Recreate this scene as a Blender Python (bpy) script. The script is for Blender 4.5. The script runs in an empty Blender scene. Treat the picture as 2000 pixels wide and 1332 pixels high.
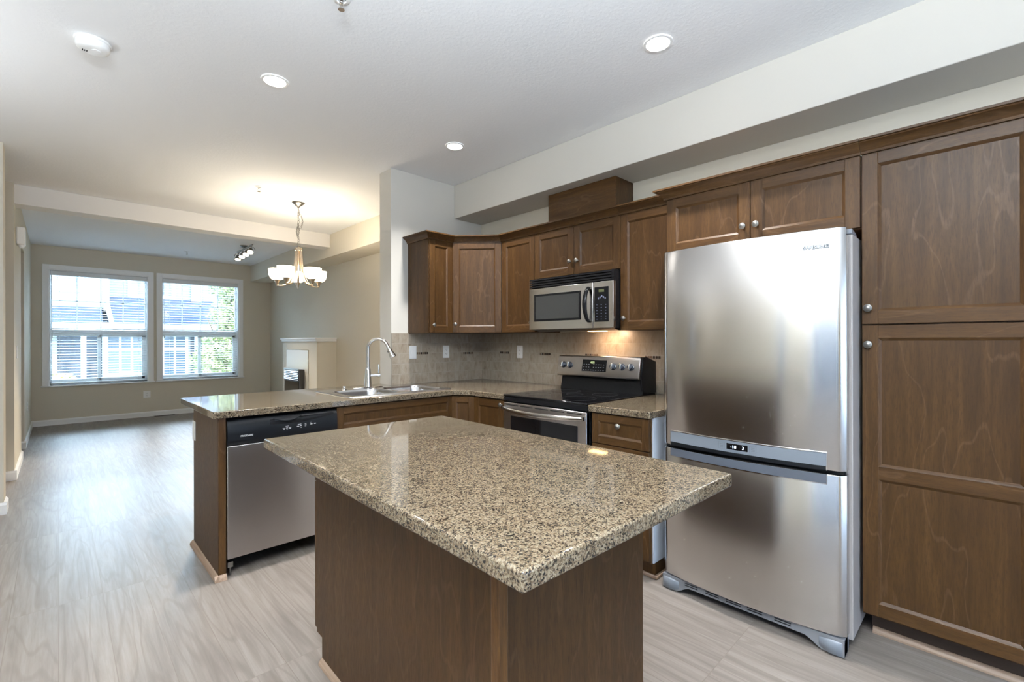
import bpy, bmesh, math, random
from math import sin, cos, pi, radians
from mathutils import Vector, Matrix

random.seed(7)
S = bpy.context.scene
COL = S.collection

# ------------------------------------------------------------------ camera
FPX, HY, CH, YAW, ROLL = 911.45, 666.65, 1.297, 0.7718, -0.0022
cd = bpy.data.cameras.new('camera')
cam = bpy.data.objects.new('camera', cd); COL.objects.link(cam)
cd.sensor_width = 36.0; cd.lens = FPX / 2000 * 36.0
cd.shift_y = (HY - 666.0) / 2000.0
cd.clip_start = 0.02; cd.clip_end = 200
cam.matrix_world = (Matrix.Translation((0, 0, CH)) @ Matrix.Rotation(-YAW, 4, 'Z')
                    @ Matrix.Rotation(radians(90), 4, 'X') @ Matrix.Rotation(ROLL, 4, 'Z'))
S.camera = cam

# ------------------------------------------------------------------ view
S.view_settings.view_transform = 'Standard'
S.view_settings.look = 'None'
S.view_settings.exposure = 1.12
S.view_settings.gamma = 1.0
S.view_settings.use_curve_mapping = False
S.render.film_transparent = False
S.cycles.use_denoising = True
S.cycles.max_bounces = 10
S.cycles.diffuse_bounces = 5
S.cycles.glossy_bounces = 5
S.cycles.transmission_bounces = 6
S.cycles.transparent_max_bounces = 12
S.cycles.sample_clamp_indirect = 6.0
S.cycles.caustics_reflective = False
S.cycles.caustics_refractive = False

# ------------------------------------------------------------------ world: bright hazy sky
W = bpy.data.worlds.new('sky'); S.world = W; W.use_nodes = True
nt = W.node_tree; nt.nodes.clear()
wo = nt.nodes.new('ShaderNodeOutputWorld'); wb = nt.nodes.new('ShaderNodeBackground')
tc = nt.nodes.new('ShaderNodeTexCoord'); sx = nt.nodes.new('ShaderNodeSeparateXYZ')
cr = nt.nodes.new('ShaderNodeValToRGB')
nt.links.new(tc.outputs['Generated'], sx.inputs[0]); nt.links.new(sx.outputs['Z'], cr.inputs[0])
cr.color_ramp.elements[0].position = 0.0; cr.color_ramp.elements[0].color = (0.70, 0.85, 1.0, 1)
cr.color_ramp.elements[1].position = 0.9; cr.color_ramp.elements[1].color = (0.42, 0.66, 1.0, 1)
nt.links.new(cr.outputs[0], wb.inputs[0]); wb.inputs[1].default_value = 6.5
nt.links.new(wb.outputs[0], wo.inputs[0])

def add_light(name, kind, loc, energy, color=(1, 1, 1), size=0.1, size_y=None, direction=None, spread=None, portal=False, spot=None):
    d = bpy.data.lights.new(name, kind); o = bpy.data.objects.new(name, d); COL.objects.link(o)
    o.location = loc; d.energy = energy; d.color = color
    if kind == 'AREA':
        if size_y: d.shape = 'RECTANGLE'; d.size = size; d.size_y = size_y
        else: d.shape = 'DISK'; d.size = size
        if spread: d.spread = spread
        if portal: d.cycles.is_portal = True
    elif kind == 'SUN': d.angle = size
    else: d.shadow_soft_size = size
    if kind == 'SPOT' and spot: d.spot_size, d.spot_blend = spot
    if direction is not None:
        o.rotation_euler = Vector(direction).to_track_quat('-Z', 'Y').to_euler()
    return o

add_light('sun', 'SUN', (6, -8, 12), 5.0, (1.0, 0.95, 0.86), size=0.02, direction=(-0.35, 0.85, -0.75))
add_light('sky_fill', 'SUN', (0, 20, 12), 7.0, (0.62, 0.80, 1.0), size=radians(40), direction=(0.03, -1, -0.50))  # extra soft sun, added as sky-coloured fill for the living room
# photographer's flash bounced off the ceiling above the camera
add_light('bounce_fill', 'AREA', (-0.35, -0.15, 2.10), 195, (0.84, 0.92, 1.0), size=0.9, direction=(0, 0, 1))
add_light('bounce_fill', 'AREA', (-1.2, 3.4, 1.5), 6, (0.90, 0.95, 1.0), size=0.8, direction=(0.1, 0, 1), spread=radians(125))  # second uplight, added out of view to brighten the ceiling at left
# daylight openings
add_light('window_portal', 'AREA', (0.51, 10.50, 1.55), 1, size=1.4, size_y=2.0, direction=(0, -1, 0), portal=True)
add_light('window_portal', 'AREA', (-1.82, 1.03, 1.3), 1, size=0.3, size_y=2.4, direction=(1, 0, 0), portal=True)
add_light('window_portal', 'AREA', (1.93, 10.50, 1.55), 1, size=1.4, size_y=2.0, direction=(0, -1, 0), portal=True)
add_light('window_portal', 'AREA', (0.9, -3.16, 1.15), 1, size=3.2, size_y=2.4, direction=(0, 1, 0), portal=True)
add_light('window_portal', 'AREA', (-1.85, -0.9, 1.3), 1, size=2.4, size_y=2.6, direction=(1, 0, 0), portal=True)

# ------------------------------------------------------------------ mesh builder
class MB:
    def __init__(self): self.v = []; self.f = []; self.m = []
    def face(self, pts, m=0):
        n = len(self.v); self.v += [tuple(p) for p in pts]; self.f.append(tuple(range(n, n + len(pts)))); self.m.append(m)
    def box(self, x0, x1, y0, y1, z0, z1, m=0):
        n = len(self.v)
        self.v += [(x, y, z) for z in (z0, z1) for (x, y) in ((x0, y0), (x1, y0), (x1, y1), (x0, y1))]
        for q in ((0, 3, 2, 1), (4, 5, 6, 7), (0, 1, 5, 4), (1, 2, 6, 5), (2, 3, 7, 6), (3, 0, 4, 7)):
            self.f.append(tuple(n + i for i in q)); self.m.append(m)
        return self
    def obox(self, P, u, n, w, d, h, m=0):
        """box from base corner P, width w along u, depth d along n, height h along z"""
        P = Vector(P); u = Vector(u); n = Vector(n); z = Vector((0, 0, 1)); k = len(self.v)
        for hz in (0, h):
            for (a, b) in ((0, 0), (w, 0), (w, d), (0, d)): self.v.append(tuple(P + u * a + n * b + z * hz))
        for q in ((0, 3, 2, 1), (4, 5, 6, 7), (0, 1, 5, 4), (1, 2, 6, 5), (2, 3, 7, 6), (3, 0, 4, 7)):
            self.f.append(tuple(k + i for i in q)); self.m.append(m)
        return self
    def prism(self, pts, vec, m=0):
        """polygon of 3D pts extruded by vec"""
        k = len(self.v); n = len(pts); vec = Vector(vec)
        self.v += [tuple(p) for p in pts] + [tuple(Vector(p) + vec) for p in pts]
        self.f.append(tuple(range(k, k + n))); self.m.append(m)
        self.f.append(tuple(reversed(range(k + n, k + 2 * n)))); self.m.append(m)
        for i in range(n):
            j = (i + 1) % n; self.f.append((k + i, k + j, k + n + j, k + n + i)); self.m.append(m)
        return self
    def lathe(self, prof, c=(0, 0, 0), seg=32, axis=None, m=0, cap=True):
        M = Matrix.Identity(3) if axis is None else Vector(axis).to_track_quat('Z', 'Y').to_matrix()
        c = Vector(c); k = len(self.v)
        for (r, z) in prof:
            for i in range(seg):
                a = 2 * pi * i / seg; self.v.append(tuple(c + M @ Vector((r * cos(a), r * sin(a), z))))
        for j in range(len(prof) - 1):
            for i in range(seg):
                a = k + j * seg + i; b = k + j * seg + (i + 1) % seg
                self.f.append((a, b, b + seg, a + seg)); self.m.append(m)
        if cap:
            self.f.append(tuple(reversed(range(k, k + seg)))); self.m.append(m)
            e = k + (len(prof) - 1) * seg; self.f.append(tuple(range(e, e + seg))); self.m.append(m)
        return self
    def tube(self, pts, r, seg=12, closed=False, m=0, flat=None):
        P = [Vector(p) for p in pts]; n = len(P); k = len(self.v)
        R = r if isinstance(r, (list, tuple)) else [r] * n
        up = None
        for i in range(n):
            if closed: t = P[(i + 1) % n] - P[i - 1]
            else: t = P[min(i + 1, n - 1)] - P[max(i - 1, 0)]
            t.normalize()
            if up is None:
                up = Vector((0, 0, 1)) if abs(t.z) < 0.9 else Vector((1, 0, 0))
            a = up - t * up.dot(t); a.normalize(); b = t.cross(a); up = a
            for s in range(seg):
                th = 2 * pi * s / seg
                fa, fb = (1, 1) if flat is None else flat
                self.v.append(tuple(P[i] + a * (R[i] * fa * cos(th)) + b * (R[i] * fb * sin(th))))
        for i in range(n if closed else n - 1):
            for s in range(seg):
                a0 = k + i * seg + s; a1 = k + i * seg + (s + 1) % seg
                b0 = k + ((i + 1) % n) * seg + s; b1 = k + ((i + 1) % n) * seg + (s + 1) % seg
                self.f.append((a0, a1, b1, b0)); self.m.append(m)
        if not closed:
            self.f.append(tuple(reversed(range(k, k + seg)))); self.m.append(m)
            e = k + (n - 1) * seg; self.f.append(tuple(range(e, e + seg))); self.m.append(m)
        return self
    def loft(self, rings, m=0, cap=True):
        k = len(self.v); n = len(rings[0])
        for r in rings: self.v += [tuple(p) for p in r]
        for j in range(len(rings) - 1):
            for i in range(n):
                a = k + j * n + i; b = k + j * n + (i + 1) % n
                self.f.append((a, b, b + n, a + n)); self.m.append(m)
        if cap:
            self.f.append(tuple(reversed(range(k, k + n)))); self.m.append(m)
            e = k + (len(rings) - 1) * n; self.f.append(tuple(range(e, e + n))); self.m.append(m)
        return self

def build(name, mb, mats, parent=None, off=(0, 0, 0), bevel=0.0, smooth=35, seg=2, recalc=True):
    off = Vector(off)
    me = bpy.data.meshes.new(name)
    me.from_pydata([tuple(Vector(p) - off) for p in mb.v], [], mb.f)
    if not isinstance(mats, (list, tuple)): mats = [mats]
    for mt in mats: me.materials.append(mt)
    for p, mi in zip(me.polygons, mb.m): p.material_index = mi
    if recalc:
        bm = bmesh.new(); bm.from_mesh(me); bmesh.ops.recalc_face_normals(bm, faces=bm.faces); bm.to_mesh(me); bm.free()
    if smooth:
        for p in me.polygons: p.use_smooth = True
        me.set_sharp_from_angle(angle=radians(smooth))
    o = bpy.data.objects.new(name, me); COL.objects.link(o)
    if parent is not None: o.parent = parent
    else: o.location = off
    if bevel:
        b = o.modifiers.new('bevel', 'BEVEL'); b.width = bevel; b.segments = seg; b.limit_method = 'ANGLE'; b.angle_limit = radians(40)
        b.harden_normals = False
    return o

class Thing:
    def __init__(self, name, label, cat, loc, rotz=0, group=None):
        self.o = bpy.data.objects.new(name, None); COL.objects.link(self.o)
        self.o.location = loc; self.o.rotation_euler = (0, 0, rotz); self.off = Vector(loc)
        self.o['label'] = label; self.o['category'] = cat
        if group: self.o['group'] = group
        self.o.empty_display_size = 0.1
    def part(self, name, mb, mats, parent=None, bevel=0.0, smooth=35, label=None, seg=2, stuff=False):
        o = build(name, mb, mats, parent or self.o, self.off, bevel, smooth, seg)
        if label: o['label'] = label
        if stuff: o['kind'] = 'stuff'
        return o
    def text(self, name, body, size, M, mat, extrude=0.0006, parent=None, align='LEFT', spacing=1.0, fat=0.0):
        c = bpy.data.curves.new(name, 'FONT'); c.body = body; c.size = size; c.extrude = extrude
        c.align_x = align; c.space_character = spacing; c.materials.append(mat); c.resolution_u = 3
        o = bpy.data.objects.new(name, c); COL.objects.link(o); o.parent = parent or self.o
        c.offset = fat
        bpy.context.view_layer.update()
        me = bpy.data.meshes.new_from_object(o.evaluated_get(bpy.context.evaluated_depsgraph_get()))
        bpy.data.objects.remove(o); me.name = name
        o = bpy.data.objects.new(name, me); COL.objects.link(o); o.parent = parent or self.o
        o.matrix_local = Matrix.Translation(-self.off) @ M
        return o

def tag(o, label, cat, group=None):
    o['label'] = label; o['category'] = cat
    if group: o['group'] = group
    return o
def struct(name, mb, mats, bevel=0.0, parent=None, smooth=35, off=(0, 0, 0)):
    o = build(name, mb, mats, parent, off, bevel, smooth)
    if parent is None: o['kind'] = 'structure'
    return o
def frameM(P, u, up):
    """matrix whose local x is u, local y is up, placed at P"""
    u = Vector(u).normalized(); up = Vector(up).normalized(); n = u.cross(up)
    M = Matrix.Identity(4)
    for i in range(3): M[i][0] = u[i]; M[i][1] = up[i]; M[i][2] = n[i]; M[i][3] = P[i]
    return M

# ------------------------------------------------------------------ materials
def srgb(r, g, b):
    f = lambda c: (c / 255 / 12.92) if c / 255 <= 0.04045 else ((c / 255 + 0.055) / 1.055) ** 2.4
    return (f(r), f(g), f(b), 1)
class MT:
    def __init__(self, name):
        self.m = bpy.data.materials.new(name); self.m.use_nodes = True
        self.t = self.m.node_tree; self.b = self.t.nodes['Principled BSDF']; self.out = self.t.nodes['Material Output']
    def n(self, typ, **kw):
        x = self.t.nodes.new(typ)
        for k, v in kw.items():
            if k in x.inputs: x.inputs[k].default_value = v
            else: setattr(x, k, v)
        return x
    def l(self, a, b): self.t.links.new(a, b)
    def coord(self, scale=(1, 1, 1), kind='Object', loc=(0, 0, 0)):
        tc = self.n('ShaderNodeTexCoord'); mp = self.n('ShaderNodeMapping'); mp.inputs['Scale'].default_value = scale
        mp.inputs['Location'].default_value = loc
        self.l(tc.outputs[kind], mp.inputs[0]); return mp.outputs[0]
    def ramp(self, fac, stops, interp='LINEAR'):
        r = self.n('ShaderNodeValToRGB'); r.color_ramp.interpolation = interp
        e = r.color_ramp.elements
        while len(e) < len(stops): e.new(0.5)
        for x, (p, c) in zip(e, stops): x.position = p; x.color = c if len(c) == 4 else (*c, 1)
        self.l(fac, r.inputs[0]); return r.outputs[0]
    def noise(self, vec, scale, detail=3, rough=0.5, dist=0.0):
        x = self.n('ShaderNodeTexNoise'); x.inputs['Scale'].default_value = scale; x.inputs['Detail'].default_value = detail
        x.inputs['Roughness'].default_value = rough; x.inputs['Distortion'].default_value = dist
        self.l(vec, x.inputs['Vector']); return x.outputs['Fac']
    def mix(self, fac, a, b, blend='MIX'):
        x = self.n('ShaderNodeMix'); x.data_type = 'RGBA'; x.blend_type = blend
        for s, v in ((0, fac), (6, a), (7, b)):
            if hasattr(v, 'is_output') or isinstance(v, bpy.types.NodeSocket): self.l(v, x.inputs[s])
            else: x.inputs[s].default_value = v
        return x.outputs[2]
    def math(self, op, a, b=None, c=None):
        x = self.n('ShaderNodeMath'); x.operation = op
        for i, v in enumerate((a, b, c)):
            if v is None: continue
            if isinstance(v, bpy.types.NodeSocket): self.l(v, x.inputs[i])
            else: x.inputs[i].default_value = v
        return x.outputs[0]
    def bump(self, h, strength=0.2, dist=0.002):
        x = self.n('ShaderNodeBump'); x.inputs['Strength'].default_value = strength; x.inputs['Distance'].default_value = dist
        self.l(h, x.inputs['Height']); self.l(x.outputs[0], self.b.inputs['Normal']); return x
    def set(self, **kw):
        for k, v in kw.items():
            s = self.b.inputs[k.replace('_', ' ')]
            if isinstance(v, bpy.types.NodeSocket): self.l(v, s)
            else: s.default_value = v
        return self

def plain(name, col, rough=0.5, metal=0.0, **kw):
    t = MT(name); t.set(Base_Color=col, Roughness=rough, Metallic=metal)
    for k, v in kw.items(): t.b.inputs[k.replace('_', ' ')].default_value = v
    return t.m
def emis(name, col, strength, base=(0.8, 0.8, 0.8, 1)):
    t = MT(name); t.set(Base_Color=base, Roughness=0.4, Emission_Color=col, Emission_Strength=strength); return t.m

def paint(name, col, bump=0.05, scale=220, rough=0.6):
    t = MT(name); v = t.coord()
    n = t.noise(v, scale, 3, 0.55); big = t.noise(v, 1.3, 2)
    c2 = tuple(x * 0.965 for x in col[:3]) + (1,)
    t.set(Base_Color=t.mix(big, col, c2), Roughness=rough, Specular_IOR_Level=0.3); t.bump(n, bump, 0.001); return t.m
M_WALL = paint('wall_paint_beige', (0.66, 0.61, 0.51, 1))
M_KWALL = paint('wall_paint_greige', (0.60, 0.575, 0.52, 1))
M_TRIM = plain('trim_white_paint', (0.88, 0.88, 0.88, 1), 0.35)
M_BEAM = paint('beam_paint', (0.76, 0.73, 0.69, 1))
def ceiling_mat():
    t = MT('ceiling_knockdown'); v = t.coord()
    a = t.noise(v, 55, 4, 0.6); r = t.ramp(a, [(0.45, (0, 0, 0)), (0.6, (1, 1, 1))])
    t.set(Base_Color=(0.84, 0.85, 0.86, 1), Roughness=0.8, Specular_IOR_Level=0.2); t.bump(r, 0.16, 0.002); return t.m
M_CEIL = ceiling_mat()

def wood(name, sc, base=0.64):
    """stained maple: grain stretched along the axis whose scale is small"""
    t = MT(name); v = t.coord(sc)
    v2 = t.coord((1, 1, 1))
    g = t.noise(v, 1.0, 5, 0.65, 0.4)
    blotch = t.noise(v2, 5.0, 4, 0.6)
    fleck = t.noise(t.coord(tuple(s * (7.5 if s > 10 else 14.0) for s in sc)), 1.0, 3, 0.6)
    rings = t.math('SINE', t.math('MULTIPLY', t.noise(t.coord(tuple(max(0.35, s / 22) for s in sc), loc=(3, 1, 2)), 2.2, 3, 0.55), 60.0))
    rl = t.ramp(rings, [(0.955, (0, 0, 0)), (1.0, (1, 1, 1))])
    b = base
    c = t.ramp(g, [(0.28, (0.060 * b, 0.028 * b, 0.0080 * b)), (0.50, (0.106 * b, 0.050 * b, 0.0135 * b)), (0.72, (0.156 * b, 0.078 * b, 0.0225 * b))])
    c = t.mix(t.math('MULTIPLY', blotch, 0.40), c, (0.085 * b, 0.040 * b, 0.019 * b, 1))
    c = t.mix(t.math('MULTIPLY', rl, 0.32), c, (0.21 * b, 0.12 * b, 0.06 * b, 1))
    c = t.mix(t.math('MULTIPLY', t.ramp(fleck, [(0.48, (0, 0, 0)), (0.70, (1, 1, 1))]), 0.60), c, (0.055 * b, 0.025 * b, 0.012 * b, 1))
    t.set(Base_Color=c, Roughness=t.math('ADD', t.math('MULTIPLY', fleck, 0.22), 0.30), Specular_IOR_Level=0.24, Coat_Weight=0.0, Coat_Roughness=0.26)
    t.bump(fleck, 0.25, 0.0006); return t.m
M_WV = wood('stained_maple_upright', (34, 34, 2.4))
M_WHY = wood('stained_maple_level_y', (34, 2.4, 34))
M_WHX = wood('stained_maple_level_x', (2.4, 34, 34))
M_WPANEL = wood('stained_maple_flat', (30, 30, 2.0), 0.56)
def shoe():
    t = MT('pale_oak_mould'); n = t.noise(t.coord((90, 2, 90)), 1.0, 4)
    t.set(Base_Color=t.ramp(n, [(0.3, (0.24, 0.155, 0.10)), (0.7, (0.40, 0.285, 0.205))]), Roughness=0.45); return t.m
M_SHOE = shoe()
M_WLIGHT = wood('lighter_maple_edge', (34, 34, 2.4), 1.05)
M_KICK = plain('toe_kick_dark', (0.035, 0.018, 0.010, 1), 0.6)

def granite():
    t = MT('polished_granite'); v = t.coord()
    nz = t.n('ShaderNodeTexNoise'); nz.inputs['Scale'].default_value = 60; nz.inputs['Detail'].default_value = 3; t.l(v, nz.inputs['Vector'])
    dv = t.n('ShaderNodeVectorMath'); dv.operation = 'MULTIPLY_ADD'; t.l(nz.outputs['Color'], dv.inputs[0]); dv.inputs[1].default_value = (0.012, 0.012, 0.012); t.l(v, dv.inputs[2])
    vo = t.n('ShaderNodeTexVoronoi'); vo.inputs['Scale'].default_value = 320; t.l(dv.outputs[0], vo.inputs['Vector'])
    vb = t.n('ShaderNodeTexVoronoi'); vb.inputs['Scale'].default_value = 150; t.l(dv.outputs[0], vb.inputs['Vector'])
    s1 = t.n('ShaderNodeSeparateColor'); t.l(vo.outputs['Color'], s1.inputs[0])
    s2 = t.n('ShaderNodeSeparateColor'); t.l(vb.outputs['Color'], s2.inputs[0])
    cl = t.noise(v, 28, 3, 0.6)
    f = t.math('ADD', t.math('MULTIPLY', s1.outputs[0], 0.62), t.math('ADD', t.math('MULTIPLY', s2.outputs[0], 0.20), t.math('MULTIPLY', cl, 0.36)))
    c = t.ramp(f, [(0.0, (0.010, 0.010, 0.011)), (0.32, (0.032, 0.025, 0.019)), (0.39, (0.075, 0.054, 0.036)), (0.46, (0.125, 0.094, 0.062)), (0.58, (0.180, 0.142, 0.098)), (0.76, (0.240, 0.204, 0.150)), (0.93, (0.140, 0.12, 0.100))], 'CONSTANT')
    fine = t.noise(v, 420, 2, 0.5)
    c = t.mix(0.35, c, t.ramp(fine, [(0.3, (0.12, 0.10, 0.08)), (0.7, (0.75, 0.68, 0.56))]), 'SOFT_LIGHT')
    t.set(Base_Color=c, Roughness=0.045, Specular_IOR_Level=0.5); return t.m
M_GRAN = granite()

def floor_mat():
    t = MT('greige_plank_floor')
    tc = t.n('ShaderNodeTexCoord'); sp = t.n('ShaderNodeSeparateXYZ'); t.l(tc.outputs['Object'], sp.inputs[0])
    cb = t.n('ShaderNodeCombineXYZ'); t.l(sp.outputs['Y'], cb.inputs[0]); t.l(sp.outputs['X'], cb.inputs[1])
    br = t.n('ShaderNodeTexBrick'); t.l(cb.outputs[0], br.inputs['Vector'])
    br.offset = 0.37; br.offset_frequency = 1
    for k, v in (('Scale', 1.0), ('Mortar Size', 0.0016), ('Mortar Smooth', 0.2), ('Bias', 0.0), ('Brick Width', 1.22), ('Row Height', 0.165)): br.inputs[k].default_value = v
    br.inputs['Color1'].default_value = (0, 0, 0, 1); br.inputs['Color2'].default_value = (1, 1, 1, 1); br.inputs['Mortar'].default_value = (0.5, 0.5, 0.5, 1)
    # per-plank offset of the grain
    off = t.n('ShaderNodeVectorMath'); off.operation = 'MULTIPLY_ADD'; t.l(br.outputs['Color'], off.inputs[0]); off.inputs[1].default_value = (7.3, 3.1, 5.7); t.l(tc.outputs['Object'], off.inputs[2])
    mp = t.n('ShaderNodeMapping'); mp.inputs['Scale'].default_value = (26, 1.5, 1); t.l(off.outputs[0], mp.inputs[0])
    g = t.noise(mp.outputs[0], 1.0, 6, 0.62, 0.6)
    mp2 = t.n('ShaderNodeMapping'); mp2.inputs['Scale'].default_value = (5.5, 0.55, 1); t.l(off.outputs[0], mp2.inputs[0])
    ct = t.math('SINE', t.math('MULTIPLY', t.noise(mp2.outputs[0], 1.0, 2, 0.45), 75.0))
    ctl = t.ramp(ct, [(0.55, (0, 0, 0)), (1.0, (1, 1, 1))])
    mp3 = t.n('ShaderNodeMapping'); mp3.inputs['Scale'].default_value = (110, 4, 1); t.l(off.outputs[0], mp3.inputs[0])
    fine = t.noise(mp3.outputs[0], 1.0, 3, 0.6)
    c = t.ramp(g, [(0.25, (0.155, 0.130, 0.111)), (0.5, (0.232, 0.200, 0.174)), (0.75, (0.300, 0.264, 0.234))])
    c = t.mix(t.math('MULTIPLY', ctl, 0.42), c, (0.150, 0.122, 0.100, 1))
    c = t.mix(t.math('MULTIPLY', t.ramp(fine, [(0.5, (0, 0, 0)), (0.8, (1, 1, 1))]), 0.5), c, (0.165, 0.138, 0.116, 1))
    c = t.mix(t.math('MULTIPLY', br.outputs['Color'], 0.22), c, (0.175, 0.150, 0.130, 1))
    c = t.mix(t.math('MULTIPLY', br.outputs['Fac'], 0.55), c, (0.16, 0.125, 0.10, 1))
    t.set(Base_Color=c, Roughness=t.math('ADD', t.math('MULTIPLY', fine, 0.15), 0.29), Specular_IOR_Level=0.30)
    h = t.math('ADD', t.math('MULTIPLY', fine, 0.4), t.math('MULTIPLY', br.outputs['Fac'], -1.5))
    t.bump(h, 0.18, 0.001); return t.m
M_FLOOR = floor_mat()

def tile_mat(name, axis):
    t = MT(name); tc = t.n('ShaderNodeTexCoord'); sp = t.n('ShaderNodeSeparateXYZ'); t.l(tc.outputs['Object'], sp.inputs[0])
    cb = t.n('ShaderNodeCombineXYZ'); t.l(sp.outputs[axis], cb.inputs[0]); t.l(sp.outputs['Z'], cb.inputs[1])
    br = t.n('ShaderNodeTexBrick'); t.l(cb.outputs[0], br.inputs['Vector']); br.offset = 0.5
    for k, v in (('Scale', 1.0), ('Mortar Size', 0.0022), ('Mortar Smooth', 0.3), ('Bias', 0.0), ('Brick Width', 0.152), ('Row Height', 0.0905)): br.inputs[k].default_value = v
    br.inputs['Color1'].default_value = (0, 0, 0, 1); br.inputs['Color2'].default_value = (1, 1, 1, 1); br.inputs['Mortar'].default_value = (0.5, 0.5, 0.5, 1)
    off = t.n('ShaderNodeVectorMath'); off.operation = 'MULTIPLY_ADD'; t.l(br.outputs['Color'], off.inputs[0]); off.inputs[1].default_value = (3.3, 5.1, 2.7); t.l(tc.outputs['Object'], off.inputs[2])
    mpv = t.n('ShaderNodeMapping'); mpv.inputs['Scale'].default_value = (1.6, 1.6, 0.7); t.l(off.outputs[0], mpv.inputs[0])
    n = t.noise(mpv.outputs[0], 12, 6, 0.7, 0.8)
    c = t.ramp(n, [(0.30, (0.20, 0.155, 0.112)), (0.45, (0.285, 0.238, 0.185)), (0.60, (0.335, 0.290, 0.232)), (0.8, (0.375, 0.335, 0.275))])
    c = t.mix(t.math('MULTIPLY', br.outputs['Color'], 0.18), c, (0.26, 0.218, 0.17, 1))
    c = t.mix(br.outputs['Fac'], c, (0.33, 0.295, 0.245, 1))
    t.set(Base_Color=c, Roughness=0.32, Specular_IOR_Level=0.45)
    t.bump(t.math('MULTIPLY', br.outputs['Fac'], -1.0), 0.5, 0.0015); return t.m
M_TILEX = tile_mat('travertine_tile_x', 'X'); M_TILEY = tile_mat('travertine_tile_y', 'Y')

def steel(name, col=(0.60, 0.585, 0.57, 1), rough=0.20, aniso=0.88, sc=(2, 2, 260)):
    t = MT(name); n = t.noise(t.coord(sc), 1.0, 4, 0.6)
    t.set(Base_Color=col, Metallic=1.0, Roughness=t.math('ADD', t.math('MULTIPLY', n, 0.02), rough - 0.01), Anisotropic=aniso, Anisotropic_Rotation=0.25)
    tg = t.n('ShaderNodeTangent'); tg.direction_type = 'RADIAL'; tg.axis = 'Z'; t.l(tg.outputs[0], t.b.inputs['Tangent'])
    return t.m
M_STEEL = steel('brushed_stainless')
M_STEELD = steel('brushed_stainless_dark', (0.46, 0.44, 0.43, 1), 0.28)
M_CHROME = plain('polished_chrome', (0.72, 0.71, 0.70, 1), 0.09, 1.0)
M_NICKEL = plain('satin_nickel', (0.23, 0.22, 0.205, 1), 0.40, 1.0)
M_WARMNI = plain('brushed_nickel_warm', (0.62, 0.52, 0.40, 1), 0.30, 1.0)
M_SINK = plain('sink_stainless', (0.60, 0.61, 0.63, 1), 0.20, 1.0)
M_BLACK = plain('gloss_black', (0.009, 0.009, 0.010, 1), 0.16)
M_BLACK.node_tree.nodes['Principled BSDF'].inputs['Specular IOR Level'].default_value = 0.2
M_BLACKG = plain('black_glass', (0.006, 0.006, 0.007, 1), 0.035)
M_BLACKM = plain('satin_black_plastic', (0.009, 0.010, 0.012, 1), 0.32)
M_BLACKM.node_tree.nodes['Principled BSDF'].inputs['Specular IOR Level'].default_value = 0.22
M_DARKGAP = plain('dark_gap', (0.006, 0.006, 0.006, 1), 0.8)
M_GREYP = plain('grey_blue_plastic', (0.185, 0.205, 0.235, 1), 0.30)
M_GREYP2 = plain('grey_plastic_dark', (0.085, 0.095, 0.115, 1), 0.30)
M_FSIDE = plain('fridge_side_grey', (0.43, 0.395, 0.375, 1), 0.35, 0.0)
M_WHITEP = plain('white_plastic', (0.86, 0.86, 0.85, 1), 0.35)
M_MELA = plain('white_melamine', (0.62, 0.68, 0.76, 1), 0.35)
M_MWIN = plain('microwave_window', (0.040, 0.041, 0.040, 1), 0.16)
M_TEXTW = plain('printed_white', (0.75, 0.75, 0.75, 1), 0.5)
M_TEXTD = plain('printed_grey', (0.10, 0.11, 0.12, 1), 0.5)
M_LCD = emis('display_blue_white', (0.65, 0.8, 1.0, 1), 1.6)
M_LCDG = emis('display_green', (0.55, 0.8, 0.15, 1), 0.5)
M_GLOW = emis('lamp_diffuser', (1.0, 0.97, 0.92, 1), 14)
M_SHADE = emis('frosted_glass_shade', (1.0, 0.84, 0.62, 1), 5.0, (0.9, 0.88, 0.82, 1))
M_SPOTG = emis('spot_bulb', (1.0, 0.88, 0.66, 1), 9)
M_HOODL = emis('hood_lamp', (1.0, 0.62, 0.25, 1), 5)
M_MOSAIC = plain('mosaic_dark', (0.035, 0.025, 0.020, 1), 0.15)
M_MOSAIC2 = plain('mosaic_brown', (0.14, 0.095, 0.065, 1), 0.2)

def glass_mat(name, tint=(0.95, 0.98, 0.98, 1)):
    t = MT(name); t.t.nodes.remove(t.b)
    tr = t.n('ShaderNodeBsdfTransparent'); gl = t.n('ShaderNodeBsdfGlossy'); gl.inputs['Roughness'].default_value = 0.02
    tr.inputs[0].default_value = tint
    fr = t.n('ShaderNodeFresnel'); fr.inputs[0].default_value = 1.35; mx = t.n('ShaderNodeMixShader')
    t.l(fr.outputs[0], mx.inputs[0]); t.l(tr.outputs[0], mx.inputs[1]); t.l(gl.outputs[0], mx.inputs[2]); t.l(mx.outputs[0], t.out.inputs[0]); return t.m
M_GLASS = glass_mat('window_glass'); M_GLASST = glass_mat('dimmed_door_glass', (0.25, 0.265, 0.285, 1)); M_GLASSB = glass_mat('lightly_dimmed_glass', (0.55, 0.58, 0.62, 1))  # both tints added to dim the daylight from the unseen openings
M_BLIND = plain('white_blind_slat', (0.74, 0.76, 0.78, 1), 0.4)

# ================================================================== SETTING
CZ = 2.805          # ceiling
XR = 3.10           # right wall
XL = -0.295          # left wall of the far rooms
XK = -1.70          # left wall of the kitchen
YE = 3.63           # partition face
YF = 10.25          # window wall
YB = -3.0           # wall behind the camera
CT = 0.92           # counter top
XS = 2.74           # soffit face

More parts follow.
